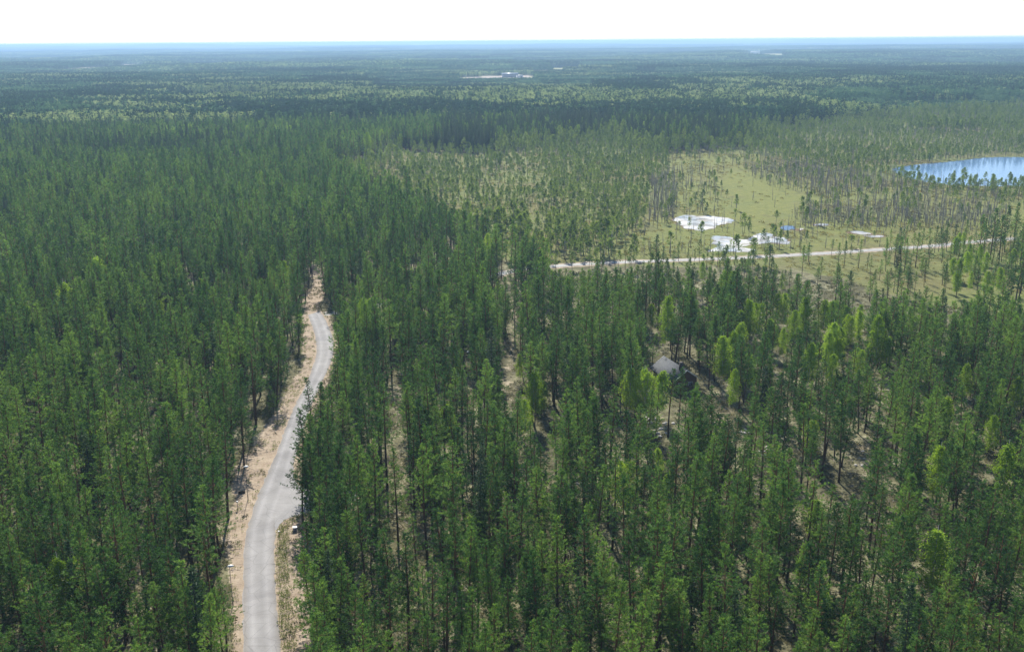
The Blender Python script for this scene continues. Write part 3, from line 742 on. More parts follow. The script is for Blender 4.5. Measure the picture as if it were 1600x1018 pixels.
for k in range(26): HAND.append((hr.uniform(1490, 1640), hr.uniform(350, 432), hr.uniform(7, 10.5), 2))
for x, y, h in [(484, 590, 15), (472, 640, 15), (463, 672, 16), (497, 655, 16), (1535, 335, 17), (1557, 326, 18), (1592, 318, 18), (1612, 322, 17), (1418, 372, 11), (1436, 364, 12), (1455, 375, 10), (1322, 378, 9), (1345, 374, 10), (1388, 378, 10), (1402, 366, 11), (616, 700, 16), (1048, 577, 14), (1064, 572, 13), (1082, 598, 12), (1028, 598, 13), (1096, 612, 14), (1012, 612, 13)]:
    HAND.append((x, y, h, 0))
for x, y, h in [(1382, 450, 13), (1478, 462, 12), (1538, 466, 13), (1428, 470, 11), (1575, 455, 13), (1405, 384, 8)]:
    HAND.append((x, y, h, 1))
hp, hk, hs, hv = [], [], [], []
for x, y, h, k in HAND:
    p = base_from_top(x, y, h)
    v = int(hr.integers(0, 4)) if k else int(hr.choice([1, 3, 5, 6, 9]))
    Hh = (pine_H, spr_H, bir_H)[k][v]
    hp.append(p); hk.append(k); hs.append(h / Hh); hv.append(v)
for x, y, h in [(489, 800, 14), (498, 830, 15), (506, 852, 15), (516, 812, 16), (531, 836, 15), (521, 872, 15), (504, 897, 14), (546, 818, 16), (560, 852, 15), (537, 884, 16), (514, 934, 15), (549, 902, 15), (505, 776, 14), (527, 783, 15), (498, 962, 14), (520, 985, 15), (545, 960, 15), (494, 1010, 14), (530, 1040, 15), (512, 1075, 14)]:
    v = int(hr.choice([1, 2, 6, 7, 9])); hp.append(at(x, y)); hk.append(0); hs.append(h / pine_H[v]); hv.append(v)
hp = np.array(hp)
SIGHT = []      # (x0, y0, x1, y1, base y): what the wood leaves open to view
for x, y, h, k in HAND:
    if k == 2 and y > 430 and isinstance(x, int): b0 = proj([[*base_from_top(x, y, h), 0]])[0]; q = b0[1] - y; SIGHT.append((x - .10 * q, y, x + .10 * q, y + .50 * q, b0[1]))
SIGHT += [(1016, 552, 1078, 592, 612), (1070, 570, 1100, 596, 612), (489, 492, 517, 582, 492), (456, 592, 480, 648, 600), (1020, 652, 1044, 680, 690), (726, 545, 736, 575, 592), (866, 408, 925, 418, 425), (950, 404, 1012, 414, 425), (1055, 401, 1105, 410, 425), (783, 421, 799, 431, 440), (353, 884, 372, 935, 945), (379, 733, 393, 775, 780)]
TP = np.concatenate(T_pos); dmin = np.array([np.min(np.hypot(*(hp - q).T)) for q in TP]); ok = dmin > 1.6
_k, _v, _s = T_kind[0], T_var[0], T_sc[0]
_h = np.array([(pine_H, spr_H, bir_H, bog_H, snag_H)[a][b_] for a, b_ in zip(_k, _v)]) * _s
_t = proj(np.column_stack([TP, _h])); _b = proj(np.column_stack([TP, 0 * _h])); _w = .07 * (_b[:, 1] - _t[:, 1])
for x0, y0, x1, y1, yb in SIGHT:
    ok &= ~((_b[:, 1] > yb + 1) & (_t[:, 0] + _w > x0) & (_t[:, 0] - _w < x1) & (_t[:, 1] < y1) & (_b[:, 1] - .25 * (_b[:, 1] - _t[:, 1]) > y0))
TP = np.concatenate([TP[ok], hp]); TK = np.concatenate([T_kind[0][ok], hk]); TS = np.concatenate([T_sc[0][ok], hs]); TV = np.concatenate([T_var[0][ok], hv])
nT = len(TP); TR = rng.random(nT) * 6.283; TLx = rng.normal(0, .02, nT); TLy = rng.normal(0, .02, nT); TH = np.zeros(nT)
HS = {0: pine_H, 1: spr_H, 2: bir_H, 3: bog_H, 4: snag_H}
for k in HS: m = TK == k; TH[m] = np.array(HS[k], float)[TV[m]] * TS[m]
stretch = np.where(TK == 0, 1.22, 1.0) * rng.uniform(.85, 1.15, nT)
top = proj(np.column_stack([TP, TH * .97])); bot = proj(np.column_stack([TP, 0 * TH])); mid = proj(np.column_stack([TP, TH * .7]))
vis = (mid[:, 0] > 0) & (mid[:, 0] < 1600) & (top[:, 1] < 1012) & (top[:, 0] > 2) & (top[:, 0] < 1598)
size = np.where(vis, np.minimum(bot[:, 1], 1018) - top[:, 1], -1)
indiv = np.zeros(nT, bool)
for k in HS:
    idx = np.where((TK == k) & vis)[0]; order = idx[np.argsort(-size[idx])]
    indiv[order[:298]] = True

# ---- labels
seen_labels = set()
def where(x, y):
    if 330 < x < 385 and y > 690: return 'on the left verge'
    if 440 < x < 520 and y > 560: return 'by the road edge'
    if x < 330: z = 'left of the road'
    elif 960 < x < 1180 and 480 < y < 720: z = 'near the cabin'
    elif x < 520: z = 'near the road'
    elif x > 1200 and 340 < y < 480: z = 'below the gravel road'
    else: z = 'right of the road'
    return z
def unique(prefix, zone, x, y):
    for dec in (0, 1, 2):
        s = f"{prefix} {zone}, tip {x / 16:.{dec}f}% across, {y / 10.18:.{dec}f}% down"
        if s not in seen_labels: break
    seen_labels.add(s); return s
def place(k, i, first):
    x, y = top[i, 0], top[i, 1]
    if k == 0: nm, cat, grp, ms, lab = 'pine_tree', 'pine', 'pines of the near wood', pine_meshes, unique(PINE_KINDS[TV[i]][0] + ' pine', where(x, y), x, y)
    elif k == 1: nm, cat, grp, ms, lab = 'spruce_tree', 'spruce', 'spruces among the pines', spr_meshes, unique('dark spruce', where(x, y) if y > 340 else 'in the distant wood', x, y)
    elif k == 2: nm, cat, grp, ms, lab = 'birch_tree', 'birch', 'birches among the pines', bir_meshes, unique('light green birch', where(x, y) if y > 340 else 'in the distant wood', x, y)
    elif k == 3: nm, cat, grp, ms, lab = 'bog_pine', 'small pine', 'low pines on the bog', None, unique('low pine', 'on the green bog', x, y)
    else: nm, cat, grp, ms, lab = 'dead_tree', 'dead tree', 'dead grey trees on the bog', None, unique('bare grey dead tree', 'on the bog', x, y)
    loc = (TP[i, 0], TP[i, 1], 0); rot = (TLx[i], TLy[i], TR[i]); s = TS[i]; scl = (s * stretch[i], s * stretch[i], s)
    if ms:
        o = bpy.data.objects.new(nm, None); COL.objects.link(o); o.empty_display_size = .5
        for pn, me in zip(('trunk', 'crown'), ms[TV[i]]):
            c = bpy.data.objects.new(pn, me); COL.objects.link(c); c.parent = o
    else:
        o = bpy.data.objects.new(nm, (bog_joined if k == 3 else snags)[TV[i]]); COL.objects.link(o)
    o.location = loc; o.rotation_euler = rot; o.scale = scl
    o['label'] = lab; o['category'] = cat; o['group'] = grp
for k in HS:
    for i in np.where(indiv & (TK == k))[0]: place(k, i, False)

# ---- everything past the 300 largest of a kind: one object per kind
def scatter(name, meshes, P3, idx, rot, scl, label, cat):
    src = bpy.data.collections.new(name + '_models')
    for q, me in enumerate(meshes): src.objects.link(bpy.data.objects.new(f'{name}_model_{q:02d}', me))
    me = bpy.data.meshes.new(name); me.vertices.add(len(P3)); me.vertices.foreach_set('co', np.asarray(P3, np.float32).ravel())
    a = me.attributes.new('idx', 'INT', 'POINT'); a.data.foreach_set('value', np.asarray(idx, np.int32))
    a = me.attributes.new('rot', 'FLOAT_VECTOR', 'POINT'); a.data.foreach_set('vector', np.asarray(rot, np.float32).ravel())
    a = me.attributes.new('scl', 'FLOAT_VECTOR', 'POINT'); a.data.foreach_set('vector', np.asarray(scl, np.float32).ravel())
    o = link(name, me, kind='stuff', label=label, cat=cat)
    g = bpy.data.node_groups.new(name + '_nodes', 'GeometryNodeTree')
    g.interface.new_socket('Geometry', in_out='INPUT', socket_type='NodeSocketGeometry')
    g.interface.new_socket('Geometry', in_out='OUTPUT', socket_type='NodeSocketGeometry')
    gi, go = g.nodes.new('NodeGroupInput'), g.nodes.new('NodeGroupOutput')
    ci = g.nodes.new('GeometryNodeCollectionInfo'); ci.inputs['Collection'].default_value = src
    ci.inputs['Separate Children'].default_value = True; ci.inputs['Reset Children'].default_value = True
    ip = g.nodes.new('GeometryNodeInstanceOnPoints'); ip.inputs['Pick Instance'].default_value = True
    def na(nm, ty):
        q = g.nodes.new('GeometryNodeInputNamedAttribute'); q.data_type = ty; q.inputs[0].default_value = nm; return q.outputs[0]
    g.links.new(gi.outputs[0], ip.inputs['Points']); g.links.new(ci.outputs[0], ip.inputs['Instance'])
    g.links.new(na('idx', 'INT'), ip.inputs['Instance Index'])
    er = g.nodes.new('FunctionNodeEulerToRotation'); g.links.new(na('rot', 'FLOAT_VECTOR'), er.inputs[0]); g.links.new(er.outputs[0], ip.inputs['Rotation'])
    g.links.new(na('scl', 'FLOAT_VECTOR'), ip.inputs['Scale']); g.links.new(ip.outputs[0], go.inputs[0])
    md = o.modifiers.new('scatter', 'NODES'); md.node_group = g
    return o
def scatter_trees(name, k, meshes, label, cat, idx=None):
    m = (TK == k) & ~indiv
    P3 = np.column_stack([TP[m], np.zeros(m.sum())]); R3 = np.column_stack([TLx[m], TLy[m], TR[m]])
    S3 = np.column_stack([TS[m] * stretch[m], TS[m] * stretch[m], TS[m]])
    scatter(name, meshes, P3, TV[m] if idx is None else idx[m], R3, S3, label, cat)
dist = np.hypot(TP[:, 0], TP[:, 1])
scatter_trees('pine_forest', 0, pine_joined + pine_mid, 'dense mass of pines filling the ground behind the nearest ones', 'pine forest', TV + 10 * (dist > 330))
scatter_trees('spruce_wood', 1, spr_joined, 'dark spruces mixed through the distant pine forest', 'spruces')
scatter_trees('birch_wood', 2, bir_joined, 'pale green birches mixed through the distant forest', 'birches')
scatter_trees('bog_pine_wood', 3, bog_joined, 'thick cover of low pines over the bog', 'small pines')
scatter_trees('dead_wood_stand', 4, snags, 'haze of bare grey dead trees standing on the bog', 'dead trees')

# ---- distant forest: patches of many trees
def patch(seed, size, cell, n, mixk):
    r = np.random.default_rng(seed); g = {'pine': Geo(), 'spruce': Geo(), 'birch': Geo()}
    xs = np.arange(-size / 2, size / 2, cell)
    for x in xs:
        for y in xs:
            w = r.random(); kd = 'pine' if w < mixk[0] else ('spruce' if w < mixk[1] else 'birch')
            lowtree(g[kd], r, x + r.uniform(0, cell), y + r.uniform(0, cell), (15.5 if kd != 'spruce' else 17.5) * r.uniform(.8, 1.14), {'pine': 1.6, 'spruce': 2.0, 'birch': 2.5}[kd], n, kd)
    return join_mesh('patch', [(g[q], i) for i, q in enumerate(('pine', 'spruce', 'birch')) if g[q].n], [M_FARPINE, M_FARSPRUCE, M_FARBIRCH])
MIXES = [(.95, .99), (.50, .88), (.30, .55), (.15, .95)]        # pine, mixed, birch-rich, spruce stand
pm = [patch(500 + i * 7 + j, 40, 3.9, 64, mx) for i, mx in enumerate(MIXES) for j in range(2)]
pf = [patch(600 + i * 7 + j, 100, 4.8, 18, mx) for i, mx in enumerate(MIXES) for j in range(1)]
def far_patches(cell, r0_, r1_, seed):
    Q = jitter_grid(cell, r0_, r1_, .68, .04, seed); x, y = Q.T
    w = fbm(x, y, 320, 51); g = np.random.default_rng(seed + 1); u = g.random(len(Q))
    typ = np.where(w > .55, 1, 0) + 0; typ = np.where(w > .64, 2, typ); typ = np.where(w < .43, 3, typ)
    pr = proj(np.column_stack([Q, np.full(len(Q), 0.0)]))
    band = (pr[:, 1] < 205) & (pr[:, 1] > 138) & (pr[:, 0] > 150) & (pr[:, 0] < 1260)
    w2 = fbm(x, y, 150, 61)
    typ = np.where(band & (w2 > .51) & (pr[:, 1] < 192), 2, typ); typ = np.where(band & (w2 < .47), 3, typ); typ = np.where(band & (w2 <= .51) & (w2 >= .47), 1, typ)
    typ = np.where((u < .05), 1, typ)
    k = np.ones(len(Q), bool)
    for pl, _ in FAR_CLEAR: k &= ~inside(Q, pl)
    k &= ~inside(Q, BOG) & ~inside(Q, lake_g)
    k &= vnoise(x, y, 240, 71) < .93
    hs = 1.0 + .25 * (vnoise(x, y, 420, 81) - .5) + .12 * (vnoise(x, y, 110, 82) - .5) - .45 * sstep(.72, .80, vnoise(x, y, 500, 83))
    return Q[k], typ[k], hs[k], g
Q1, t1, h1, g1 = far_patches(40, NEAR_R + 10, 2600, 5)
Q2, t2, h2, g2 = far_patches(100, 2600, 13000, 8)
def seg(Q, ty, hs, g, per):
    n = len(Q); z = terrain(Q[:, 0], Q[:, 1])
    return (np.column_stack([Q, z]), ty * per + g.integers(0, per, n), np.column_stack([np.zeros(n), np.zeros(n), g.integers(0, 4, n) * math.pi / 2]),
            np.column_stack([np.full(n, 1.02), np.full(n, 1.02), hs]))
A1, A2 = seg(Q1, t1, h1, g1, 2), seg(Q2, t2, h2, g2, 1)
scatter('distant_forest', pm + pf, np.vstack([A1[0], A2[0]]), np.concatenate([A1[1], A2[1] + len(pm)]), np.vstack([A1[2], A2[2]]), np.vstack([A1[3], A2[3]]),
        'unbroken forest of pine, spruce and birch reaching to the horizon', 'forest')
# bog pines beyond the single-tree zone
Q = jitter_grid(3.6, NEAR_R, 1500, .68, .48, 91); Q = Q[inside(Q, BOG) & ~inside(Q, lake_g)]
g = np.random.default_rng(4); Q = Q[g.random(len(Q)) < .75]; nq = len(Q)
sz = g.uniform(.8, 1.5, nq)[:, None] * np.ones(3) * (1 + .5 * sstep(.45, .7, fbm(Q[:, 0], Q[:, 1], 80, 15)))[:, None]
scatter('distant_bog_pines', bog_joined + snags, np.column_stack([Q, np.zeros(nq)]), np.where(g.random(nq) < .85, g.integers(0, 5, nq), g.integers(5, 9, nq)),
        np.column_stack([np.zeros((nq, 2)), g.random(nq) * 6.28]), sz, 'low pines at the far side of the bog', 'small pines')

# ---- undergrowth
Q = jitter_grid(1.15, 95, 330, .60, .5, 17); g = np.random.default_rng(18)
k = (g.random(len(Q)) < .20 + .65 * sstep(.46, .60, fbm(Q[:, 0], Q[:, 1], 7, 30))) & (dist_line(Q, road_g) > .6) & ~inside(Q, road_g)
for pl in (SAND_LEFT, SAND_RIGHT): k &= ~(inside(Q, pl) & (g.random(len(Q)) < .85))
k &= dist_line(Q, trail_g) > 1.0
dc = Q - CABIN_C; k &= ~((np.abs(dc @ ca) < CABIN_LEN * .5 + .5) & (np.abs(dc @ np.array([-ca[1], ca[0]])) < 4.0))
k &= ~inside(Q, BOG)
Q = Q[k]; nq = len(Q); sz = g.uniform(.6, 1.7, nq)[:, None] * np.array([[1, 1, 1.0]])
scatter('heath_undergrowth', [shrub_geo(i, .45, 30).mesh('heath', [M_HEATH]) for i in range(3)], np.column_stack([Q, np.zeros(nq)]), g.integers(0, 3, nq),
        np.column_stack([np.zeros((nq, 2)), g.random(nq) * 6.28]), sz, 'dry heather and dwarf shrubs under the pines', 'undergrowth')
Q = jitter_grid(.45, 100, 330, .5, .5, 27); g = np.random.default_rng(28); dr = dist_line(Q, road_g); ins = inside(Q, road_g)
right = proj(np.column_stack([Q, np.zeros(len(Q))])); rm = (right[:, 0] > 424) & (right[:, 1] > 800)
k = ~ins & (dr > .25) & ((rm & (dr < 2.0) & (g.random(len(Q)) < .85)) | ((dr < 3.2) & (g.random(len(Q)) < .05)) | ((dr < 7) & (fbm(Q[:, 0], Q[:, 1], 6, 44) > .58) & (g.random(len(Q)) < .2)))
Q = Q[k]; nq = len(Q)
scatter('roadside_grass', [shrub_geo(70 + i, .22, 22, .30, .05, 1.3).mesh('tuft', [M_GRASS]) for i in range(3)], np.column_stack([Q, np.zeros(nq)]), g.integers(0, 3, nq),
        np.column_stack([np.zeros((nq, 2)), g.random(nq) * 6.28]), g.uniform(.6, 1.4, nq)[:, None] * np.ones(3), 'green and dry grass along the road edge', 'grass')
Q = jitter_grid(3.2, 330, 700, .66, .5, 37); g = np.random.default_rng(38); k = inside(Q, BOG) & (dist_line(Q, gravel_g) > 3.5) & (g.random(len(Q)) < .2 + .7 * sstep(.45, .6, fbm(Q[:, 0], Q[:, 1], 14, 31)))
for pl in pond_g + [lake_g]: k &= ~inside(Q, pl)
k &= ~(inside(Q, GREEN) & (g.random(len(Q)) < .85))
Q = Q[k]; nq = len(Q)
scatter('bog_tussocks', [shrub_geo(90 + i, .9, 26, .45, .22).mesh('tussock', [M_SEDGE]) for i in range(3)], np.column_stack([Q, np.zeros(nq)]), g.integers(0, 3, nq),
        np.column_stack([np.zeros((nq, 2)), g.random(nq) * 6.28]), g.uniform(.5, 1.5, nq)[:, None] * np.ones(3), 'sedge tussocks and dwarf shrubs on the bog', 'bog plants')

def litter_geo(seed):
    g_ = np.random.default_rng(seed); G = Geo(); n = 9
    a = g_.random(n) * 6.283; C = np.column_stack([g_.normal(0, .5, n), g_.normal(0, .5, n), g_.uniform(.03, .2, n)])
    G.kites(C, np.stack([np.cos(a), np.sin(a), g_.normal(0, .12, n)], 1), g_.uniform(.5, 1.6, n), g_.uniform(.04, .10, n), g_); return G
Q = jitter_grid(2.4, 95, 300, .60, .5, 67); g = np.random.default_rng(68)
k = (fbm(Q[:, 0], Q[:, 1], 12, 66) > .47) & (dist_line(Q, road_g) > 1.5) & ~inside(Q, road_g) & ~inside(Q, BOG); Q = Q[k]; nq = len(Q)
scatter('forest_litter', [litter_geo(i).mesh('litter', [M_DEAD]) for i in range(3)], np.column_stack([Q, np.zeros(nq)]), g.integers(0, 3, nq),
        np.column_stack([np.zeros((nq, 2)), g.random(nq) * 6.28]), g.uniform(.6, 1.5, nq)[:, None] * np.ones(3), 'grey fallen twigs and branches on the wood floor', 'fallen branches')

# ------------------------------------------------------------------ cabin
M_ROOF, t, b = mat('grey_felt_roof')
tc = N(t, 'ShaderNodeTexCoord').outputs['Object']
t.links.new(ramp(t, noise(t, 2.5, 5, .65, tc), [(.3, (.085, .09, .096)), (.7, (.13, .135, .14))]), b.inputs['Base Color']); b.inputs['Roughness'].default_value = .95; b.inputs['Specular IOR Level'].default_value = .06
M_WALL, t, b = mat('brown_board_wall')
tc = N(t, 'ShaderNodeTexCoord').outputs['Object']; w = N(t, 'ShaderNodeTexWave'); w.bands_direction = 'Z'; w.inputs['Scale'].default_value = 3.2; w.inputs['Distortion'].default_value = .3
t.links.new(tc, w.inputs[0]); t.links.new(mix(t, w.outputs['Fac'], (.07, .042, .03), (.16, .095, .06)), b.inputs['Base Color']); b.inputs['Roughness'].default_value = .8
M_TRIM = plain('white_trim', (.72, .70, .66), .5, 3, .08); M_BRICK = plain('chimney_brick', (.07, .06, .055), .8)
M_GLASS, t, b = mat('window_glass'); b.inputs['Base Color'].default_value = (.02, .03, .035, 1); b.inputs['Roughness'].default_value = .05
def cabin():
    root = bpy.data.objects.new('log_cabin', None); COL.objects.link(root)
    root.location = (CABIN_C[0], CABIN_C[1], 0); root.rotation_euler.z = math.atan2(ca[1], ca[0])
    root['label'] = 'brown cabin with a grey gabled roof among the pines right of centre'; root['category'] = 'cabin'
    hl, hw, eh, rh = CABIN_LEN / 2 - .6, 2.85, 2.9, 4.95
    V = []
    for x in (-hl, hl): V += [(x, -hw, 0), (x, hw, 0), (x, hw, eh), (x, 0, rh), (x, -hw, eh)]
    Qd = [[0, 5, 9, 4], [1, 2, 7, 6]]; me = bpy.data.meshes.new('wall')
    me.from_pydata([Vector(v) for v in V], [], [[0, 4, 3, 2, 1], [5, 6, 7, 8, 9]] + Qd); me.materials.append(M_WALL); link('wall', me, root)
    # roof: two slabs with overhang
    g = Geo(); ov, L2 = 3.55, CABIN_LEN / 2; sl_ = (rh - eh) / hw; th = .14
    for s in (-1, 1):
        zr, ze = rh + .10, rh + .10 - sl_ * ov
        a = [(-L2, 0, zr), (L2, 0, zr), (L2, s * ov, ze), (-L2, s * ov, ze)]
        V = a + [(x, y, z + th) for x, y, z in a]
        g.add(V, [[0, 1, 2, 3], [4, 7, 6, 5], [0, 4, 5, 1], [1, 5, 6, 2], [2, 6, 7, 3], [3, 7, 4, 0]])
    roof = link('roof', g.mesh('roof', [M_ROOF]), root)
    for s in (-1, 1):
        for e in (-1, 1):
            g = Geo(); x0, x1 = e * (L2 + .003), e * (L2 + .05); zr, ze = rh + .10, rh + .10 - sl_ * ov
            a = [(x0, 0, zr - .12), (x0, s * ov, ze - .12), (x0, s * ov, ze + .2), (x0, 0, zr + .2)]
            V = a + [(x1, y, z) for _, y, z in a]
            g.add(V, [[0, 1, 2, 3], [4, 7, 6, 5], [0, 4, 5, 1], [1, 5, 6, 2], [2, 6, 7, 3], [3, 7, 4, 0]])
            link('barge_board', g.mesh('barge_board', [M_TRIM]), root)
    g = Geo(); g.box((-L2 + 1.9, .55, rh + .55), (.32, .32, .85)); g.box((-L2 + 1.9, .55, rh + 1.44), (.40, .40, .05))
    link('chimney', g.mesh('chimney', [M_BRICK]), roof)
    for (y0) in (-1.3, 1.3):
        g = Geo(); g.box((-hl - .03, y0, 1.6), (.03, .5, .55)); f = link('window', g.mesh('window', [M_TRIM]), root)
        g = Geo(); g.box((-hl - .066, y0, 1.6), (.006, .42, .47)); link('pane', g.mesh('pane', [M_GLASS]), f)
cabin()

# ------------------------------------------------------------------ lamps, posts, small things
M_POLE = plain('galvanised_pole', (.16, .155, .15), .5, 3, .2, .3); M_WHITE = plain('white_enamel', (.80, .79, .77), .35, 3, .06); M_LENS = plain('lamp_lens', (.6, .6, .58), .15)
def lamp(p, h, label, yaw=0.0):
    root = bpy.data.objects.new('street_lamp', None); COL.objects.link(root); root.location = (p[0], p[1], 0); root.rotation_euler.z = yaw
    root['label'] = label; root['category'] = 'street lamp'; root['group'] = 'street lamps in the wood'
    g = Geo(); g.tube([(0, 0, -.1), (0, 0, .9), (0, 0, .95), (0, 0, h)], [.075, .075, .05, .035], 8); link('pole', g.mesh('pole', [M_POLE], True), root)
    g = Geo(); g.tube([(0, 0, h - .08), (0, 0, h - .02), (.16, 0, h + .03)], [.045, .045, .03], 8); link('bracket', g.mesh('bracket', [M_POLE]), root)
    g = Geo(); k = 14; prof = [(.0, .20), (.14, .19), (.26, .13), (.33, .03), (.33, -.03), (.30, -.04)]
    V = []; ex = 1.35
    for r_, z_ in prof:
        for q in range(k): w = 6.2832 * q / k; V.append((.14 + ex * max(r_, .001) * math.cos(w), r_ * math.sin(w) * .75 + (0 if r_ else 0), h + .06 + z_))
    Qs = [[i * k + q, (i + 1) * k + q, (i + 1) * k + (q + 1) % k, i * k + (q + 1) % k] for i in range(len(prof) - 1) for q in range(k)]
    V.append((.14, 0, h + .015)); Tt = [[(len(prof) - 1) * k + q, len(V) - 1, (len(prof) - 1) * k + (q + 1) % k] for q in range(k)]
    g.add(V, Qs, Tt); hd = link('lamp_head', g.mesh('lamp_head', [M_WHITE], True), root)
    g = Geo(); g.tube([(.14, 0, h + .02), (.14, 0, h - .03), (.14, 0, h - .07)], [.24, .2, .08], 12); link('lens', g.mesh('lens', [M_LENS], True), hd)
lamp(at(387.6, 780), 6.0, 'thin white-headed lamp post on the sandy verge beside the road junction', .3)
lamp(at(364.2, 945), 6.0, 'thin white-headed lamp post on the verge nearest the bottom of the photo', .2)
lamp(base_from_top(731, 550, 6.2), 6.2, 'white-headed lamp post standing among the pines in the middle of the wood', 1.0)
def post(p, h, label, r=.05):
    root = bpy.data.objects.new('marker_post', None); COL.objects.link(root); root.location = (p[0], p[1], 0)
    root['label'] = label; root['category'] = 'marker post'
    g = Geo(); g.tube([(0, 0, -.1), (0, 0, h * .8)], [r, r * .8], 8); link('post', g.mesh('post', [M_POLE]), root)
    g = Geo(); g.tube([(0, 0, h * .8), (0, 0, h * .82), (0, 0, h * .97), (0, 0, h)], [r * 1.2, r * 3.2, r * 3.2, r * 1.6], 10); link('white_cap', g.mesh('white_cap', [M_WHITE]), root)
post(at(371.5, 795), 1.5, 'short dark post with a white cap left of the lamp at the junction', .055)
post(at(436, 835), .7, 'tiny white-capped post in the grass at the inner corner of the junction', .05)
post(at(948.5, 388), 2.2, 'white-capped post on the bog behind the left part of the gravel road', .09)
def utility_box(p):
    root = bpy.data.objects.new('utility_box', None); COL.objects.link(root); root.location = (p[0], p[1], 0); root.rotation_euler.z = .25
    root['label'] = 'small grey-blue box with a white lid on the sand inside the junction'; root['category'] = 'utility box'
    M_B = plain('box_paint', (.30, .31, .42), .5, 3, .1)
    g = Geo(); g.box((0, 0, .33), (.30, .26, .33)); link('body', g.mesh('body', [M_B]), root)
    g = Geo(); g.box((0, 0, .70), (.36, .32, .035)); V = [(-.36, -.32, .735), (.36, -.32, .735), (.36, .32, .735), (-.36, .32, .735), (-.2, -.12, .84), (.2, -.12, .84), (.2, .12, .84), (-.2, .12, .84)]
    g.add(V, [[0, 1, 5, 4], [1, 2, 6, 5], [2, 3, 7, 6], [3, 0, 4, 7], [4, 5, 6, 7]]); link('lid', g.mesh('lid', [M_WHITE]), root)
    g = Geo(); g.box((-.3, 0, .4), (.008, .2, .24)); link('door', g.mesh('door', [M_B]), root)
utility_box(at(461, 829))
def stone(p, r, label, seed, m):
    g = np.random.default_rng(seed); bmv = []
    k, rings = 9, 5; V = [(0, 0, r * .75)]
    for i in range(1, rings + 1):
        ph = math.pi * .5 * i / rings * 1.15
        for q in range(k):
            w = 6.2832 * q / k; rr = r * (1 + g.normal(0, .13)); V.append((rr * math.sin(ph) * math.cos(w) * 1.2, rr * math.sin(ph) * math.sin(w), r * .75 * math.cos(ph)))
    Qs = [[1 + i * k + q, 1 + (i + 1) * k + q, 1 + (i + 1) * k + (q + 1) % k, 1 + i * k + (q + 1) % k] for i in range(rings - 1) for q in range(k)]
    T = [[0, 1 + q, 1 + (q + 1) % k] for q in range(k)]
    G = Geo(); G.add(V, Qs, T); o = link('pale_stone', G.mesh('pale_stone', [m]), None, label, 'stone', 'pale stones near the cabin'); o.location = (p[0], p[1], 0); o.rotation_euler.z = g.random() * 6
M_STONE = plain('pale_stone', (.46, .43, .40), .8, 4, .2)
g = np.random.default_rng(61)
for cx, cy, sx, sy, k in ((1032, 670, 12, 14, 16), (1012, 655, 8, 8, 5), (1162, 674, 7, 4, 7), (1105, 730, 10, 8, 6), (1198, 706, 8, 8, 6), (1345, 716, 14, 10, 6), (900, 755, 12, 12, 5)):
    for q in range(k):
        x, y = cx + g.normal(0, sx * .6), cy + g.normal(0, sy * .6)
        stone(at(x, y), g.uniform(.22, .5), unique('pale stone', 'on the wood floor', x, y).replace('tip ', ''), 900 + q + int(cx), M_STONE)
# a lying log by the lamp
def log(a, b_, r, label):
    G = Geo(); a, b_ = np.array(a), np.array(b_)
    pts = [np.array([*(a + (b_ - a) * u), r * .9]) - np.array([*a, 0]) for u in np.linspace(0, 1, 5)]
    G.tube(pts, [r * 1.0, r * 1.05, r * .95, r * .9, r * .8], 9); o = link('fallen_log', G.mesh('fallen_log', [M_PBARK]), None, label, 'log'); o.location = (a[0], a[1], 0)
log(at(373, 771), at(383, 769), .22, 'short brown log lying across the sand beside the junction lamp')

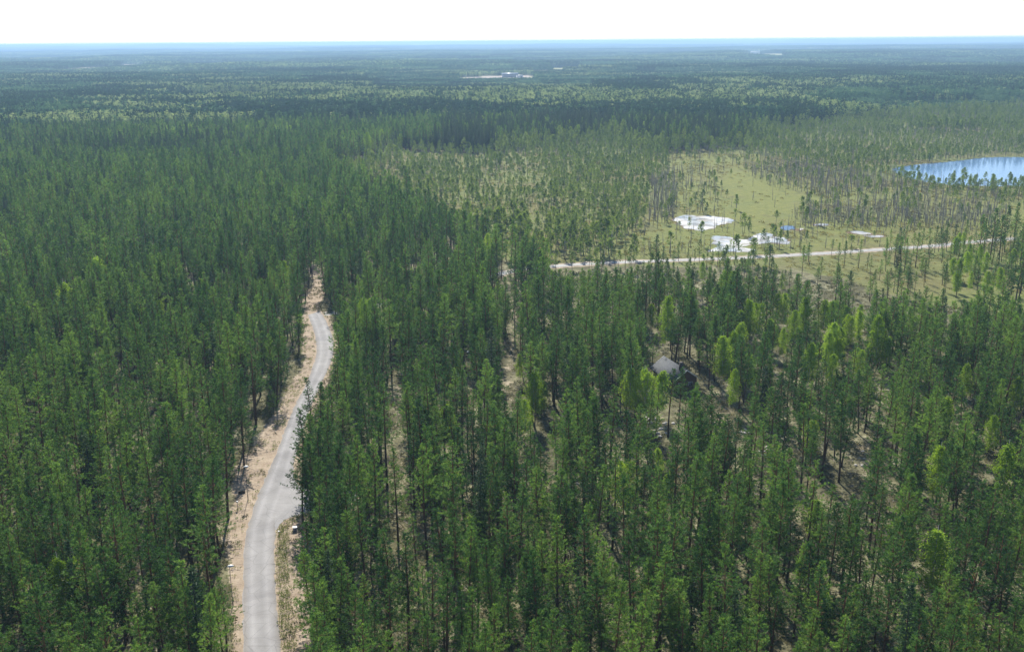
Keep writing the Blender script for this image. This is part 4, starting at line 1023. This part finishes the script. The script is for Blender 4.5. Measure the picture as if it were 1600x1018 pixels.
# ------------------------------------------------------------------ far buildings
M_FWALL = plain('pale_wall', (.72, .70, .66), .6, .2, .06); M_FROOF = plain('grey_metal_roof', (.45, .47, .50), .4, .2, .1); M_DWALL = plain('grey_wall', (.33, .33, .35), .7, .2, .1)
def barn(px_, py_, length, width, h, yaw, label, wall, roofm, name='hall_building'):
    p = at(px_, py_); z = float(terrain(p[0], p[1])) - .5; root = bpy.data.objects.new(name, None); COL.objects.link(root)
    root.location = (p[0], p[1], z); root.rotation_euler.z = yaw; root['label'] = label; root['category'] = 'building'
    g = Geo(); g.box((0, 0, h / 2), (length / 2, width / 2, h / 2)); link('wall', g.mesh('wall', [wall]), root)
    L2, W2, rh = length / 2 + .8, width / 2 + .8, width * .18
    V = [(-L2, -W2, h + .01), (L2, -W2, h + .01), (L2, W2, h + .01), (-L2, W2, h + .01), (-L2, 0, h + rh), (L2, 0, h + rh)]
    g = Geo(); g.add(V, [[0, 1, 5, 4], [2, 3, 4, 5], [0, 3, 2, 1]], [[0, 4, 3], [1, 2, 5]]); link('roof', g.mesh('roof', [roofm]), root)
    g = Geo()
    g.box((length * .2, -width / 2 - .06, 2.2), (2.2, .05, 2.2)); link('gate', g.mesh('gate', [M_DWALL]), root)
barn(797, 121.5, 34, 14, 7, .1, 'long grey building at the right end of the pale field beyond the forest', M_DWALL, M_FROOF)
barn(1164, 86, 30, 20, 11, .05, 'left white building far off beneath the right horizon', M_FWALL, M_FWALL)
barn(1180, 86, 44, 20, 12, -.05, 'larger white hall right of its neighbour far off beneath the horizon', M_FWALL, M_FWALL)
barn(1230, 91, 40, 16, 8, 0.0, 'long pale low hall right of the two far white buildings', M_FWALL, M_FROOF)
barn(812, 122.5, 12, 9, 5, .4, 'small pale house right of the long grey building', M_FWALL, M_FROOF, 'farm_house')

# ------------------------------------------------------------------ haze
def haze():
    g = Geo(); zb, zt = -88.0, 91.0
    g.box((0, 0, (zb + zt) / 2), (66000, 66000, (zt - zb) / 2))
    m = bpy.data.materials.new('haze_air'); m.use_nodes = True; t = m.node_tree
    for nd in list(t.nodes):
        if nd.type == 'BSDF_PRINCIPLED': t.nodes.remove(nd)
    pv = t.nodes.new('ShaderNodeVolumePrincipled'); pv.inputs['Color'].default_value = (.46, .69, 1.0, 1); pv.inputs['Density'].default_value = HAZE_DENSITY
    pv.inputs['Anisotropy'].default_value = .2
    t.links.new(pv.outputs[0], t.nodes['Material Output'].inputs['Volume'])
    link('haze', g.mesh('haze', [m]), kind='stuff', label='pale blue summer haze over the whole forest', cat='haze')
haze()
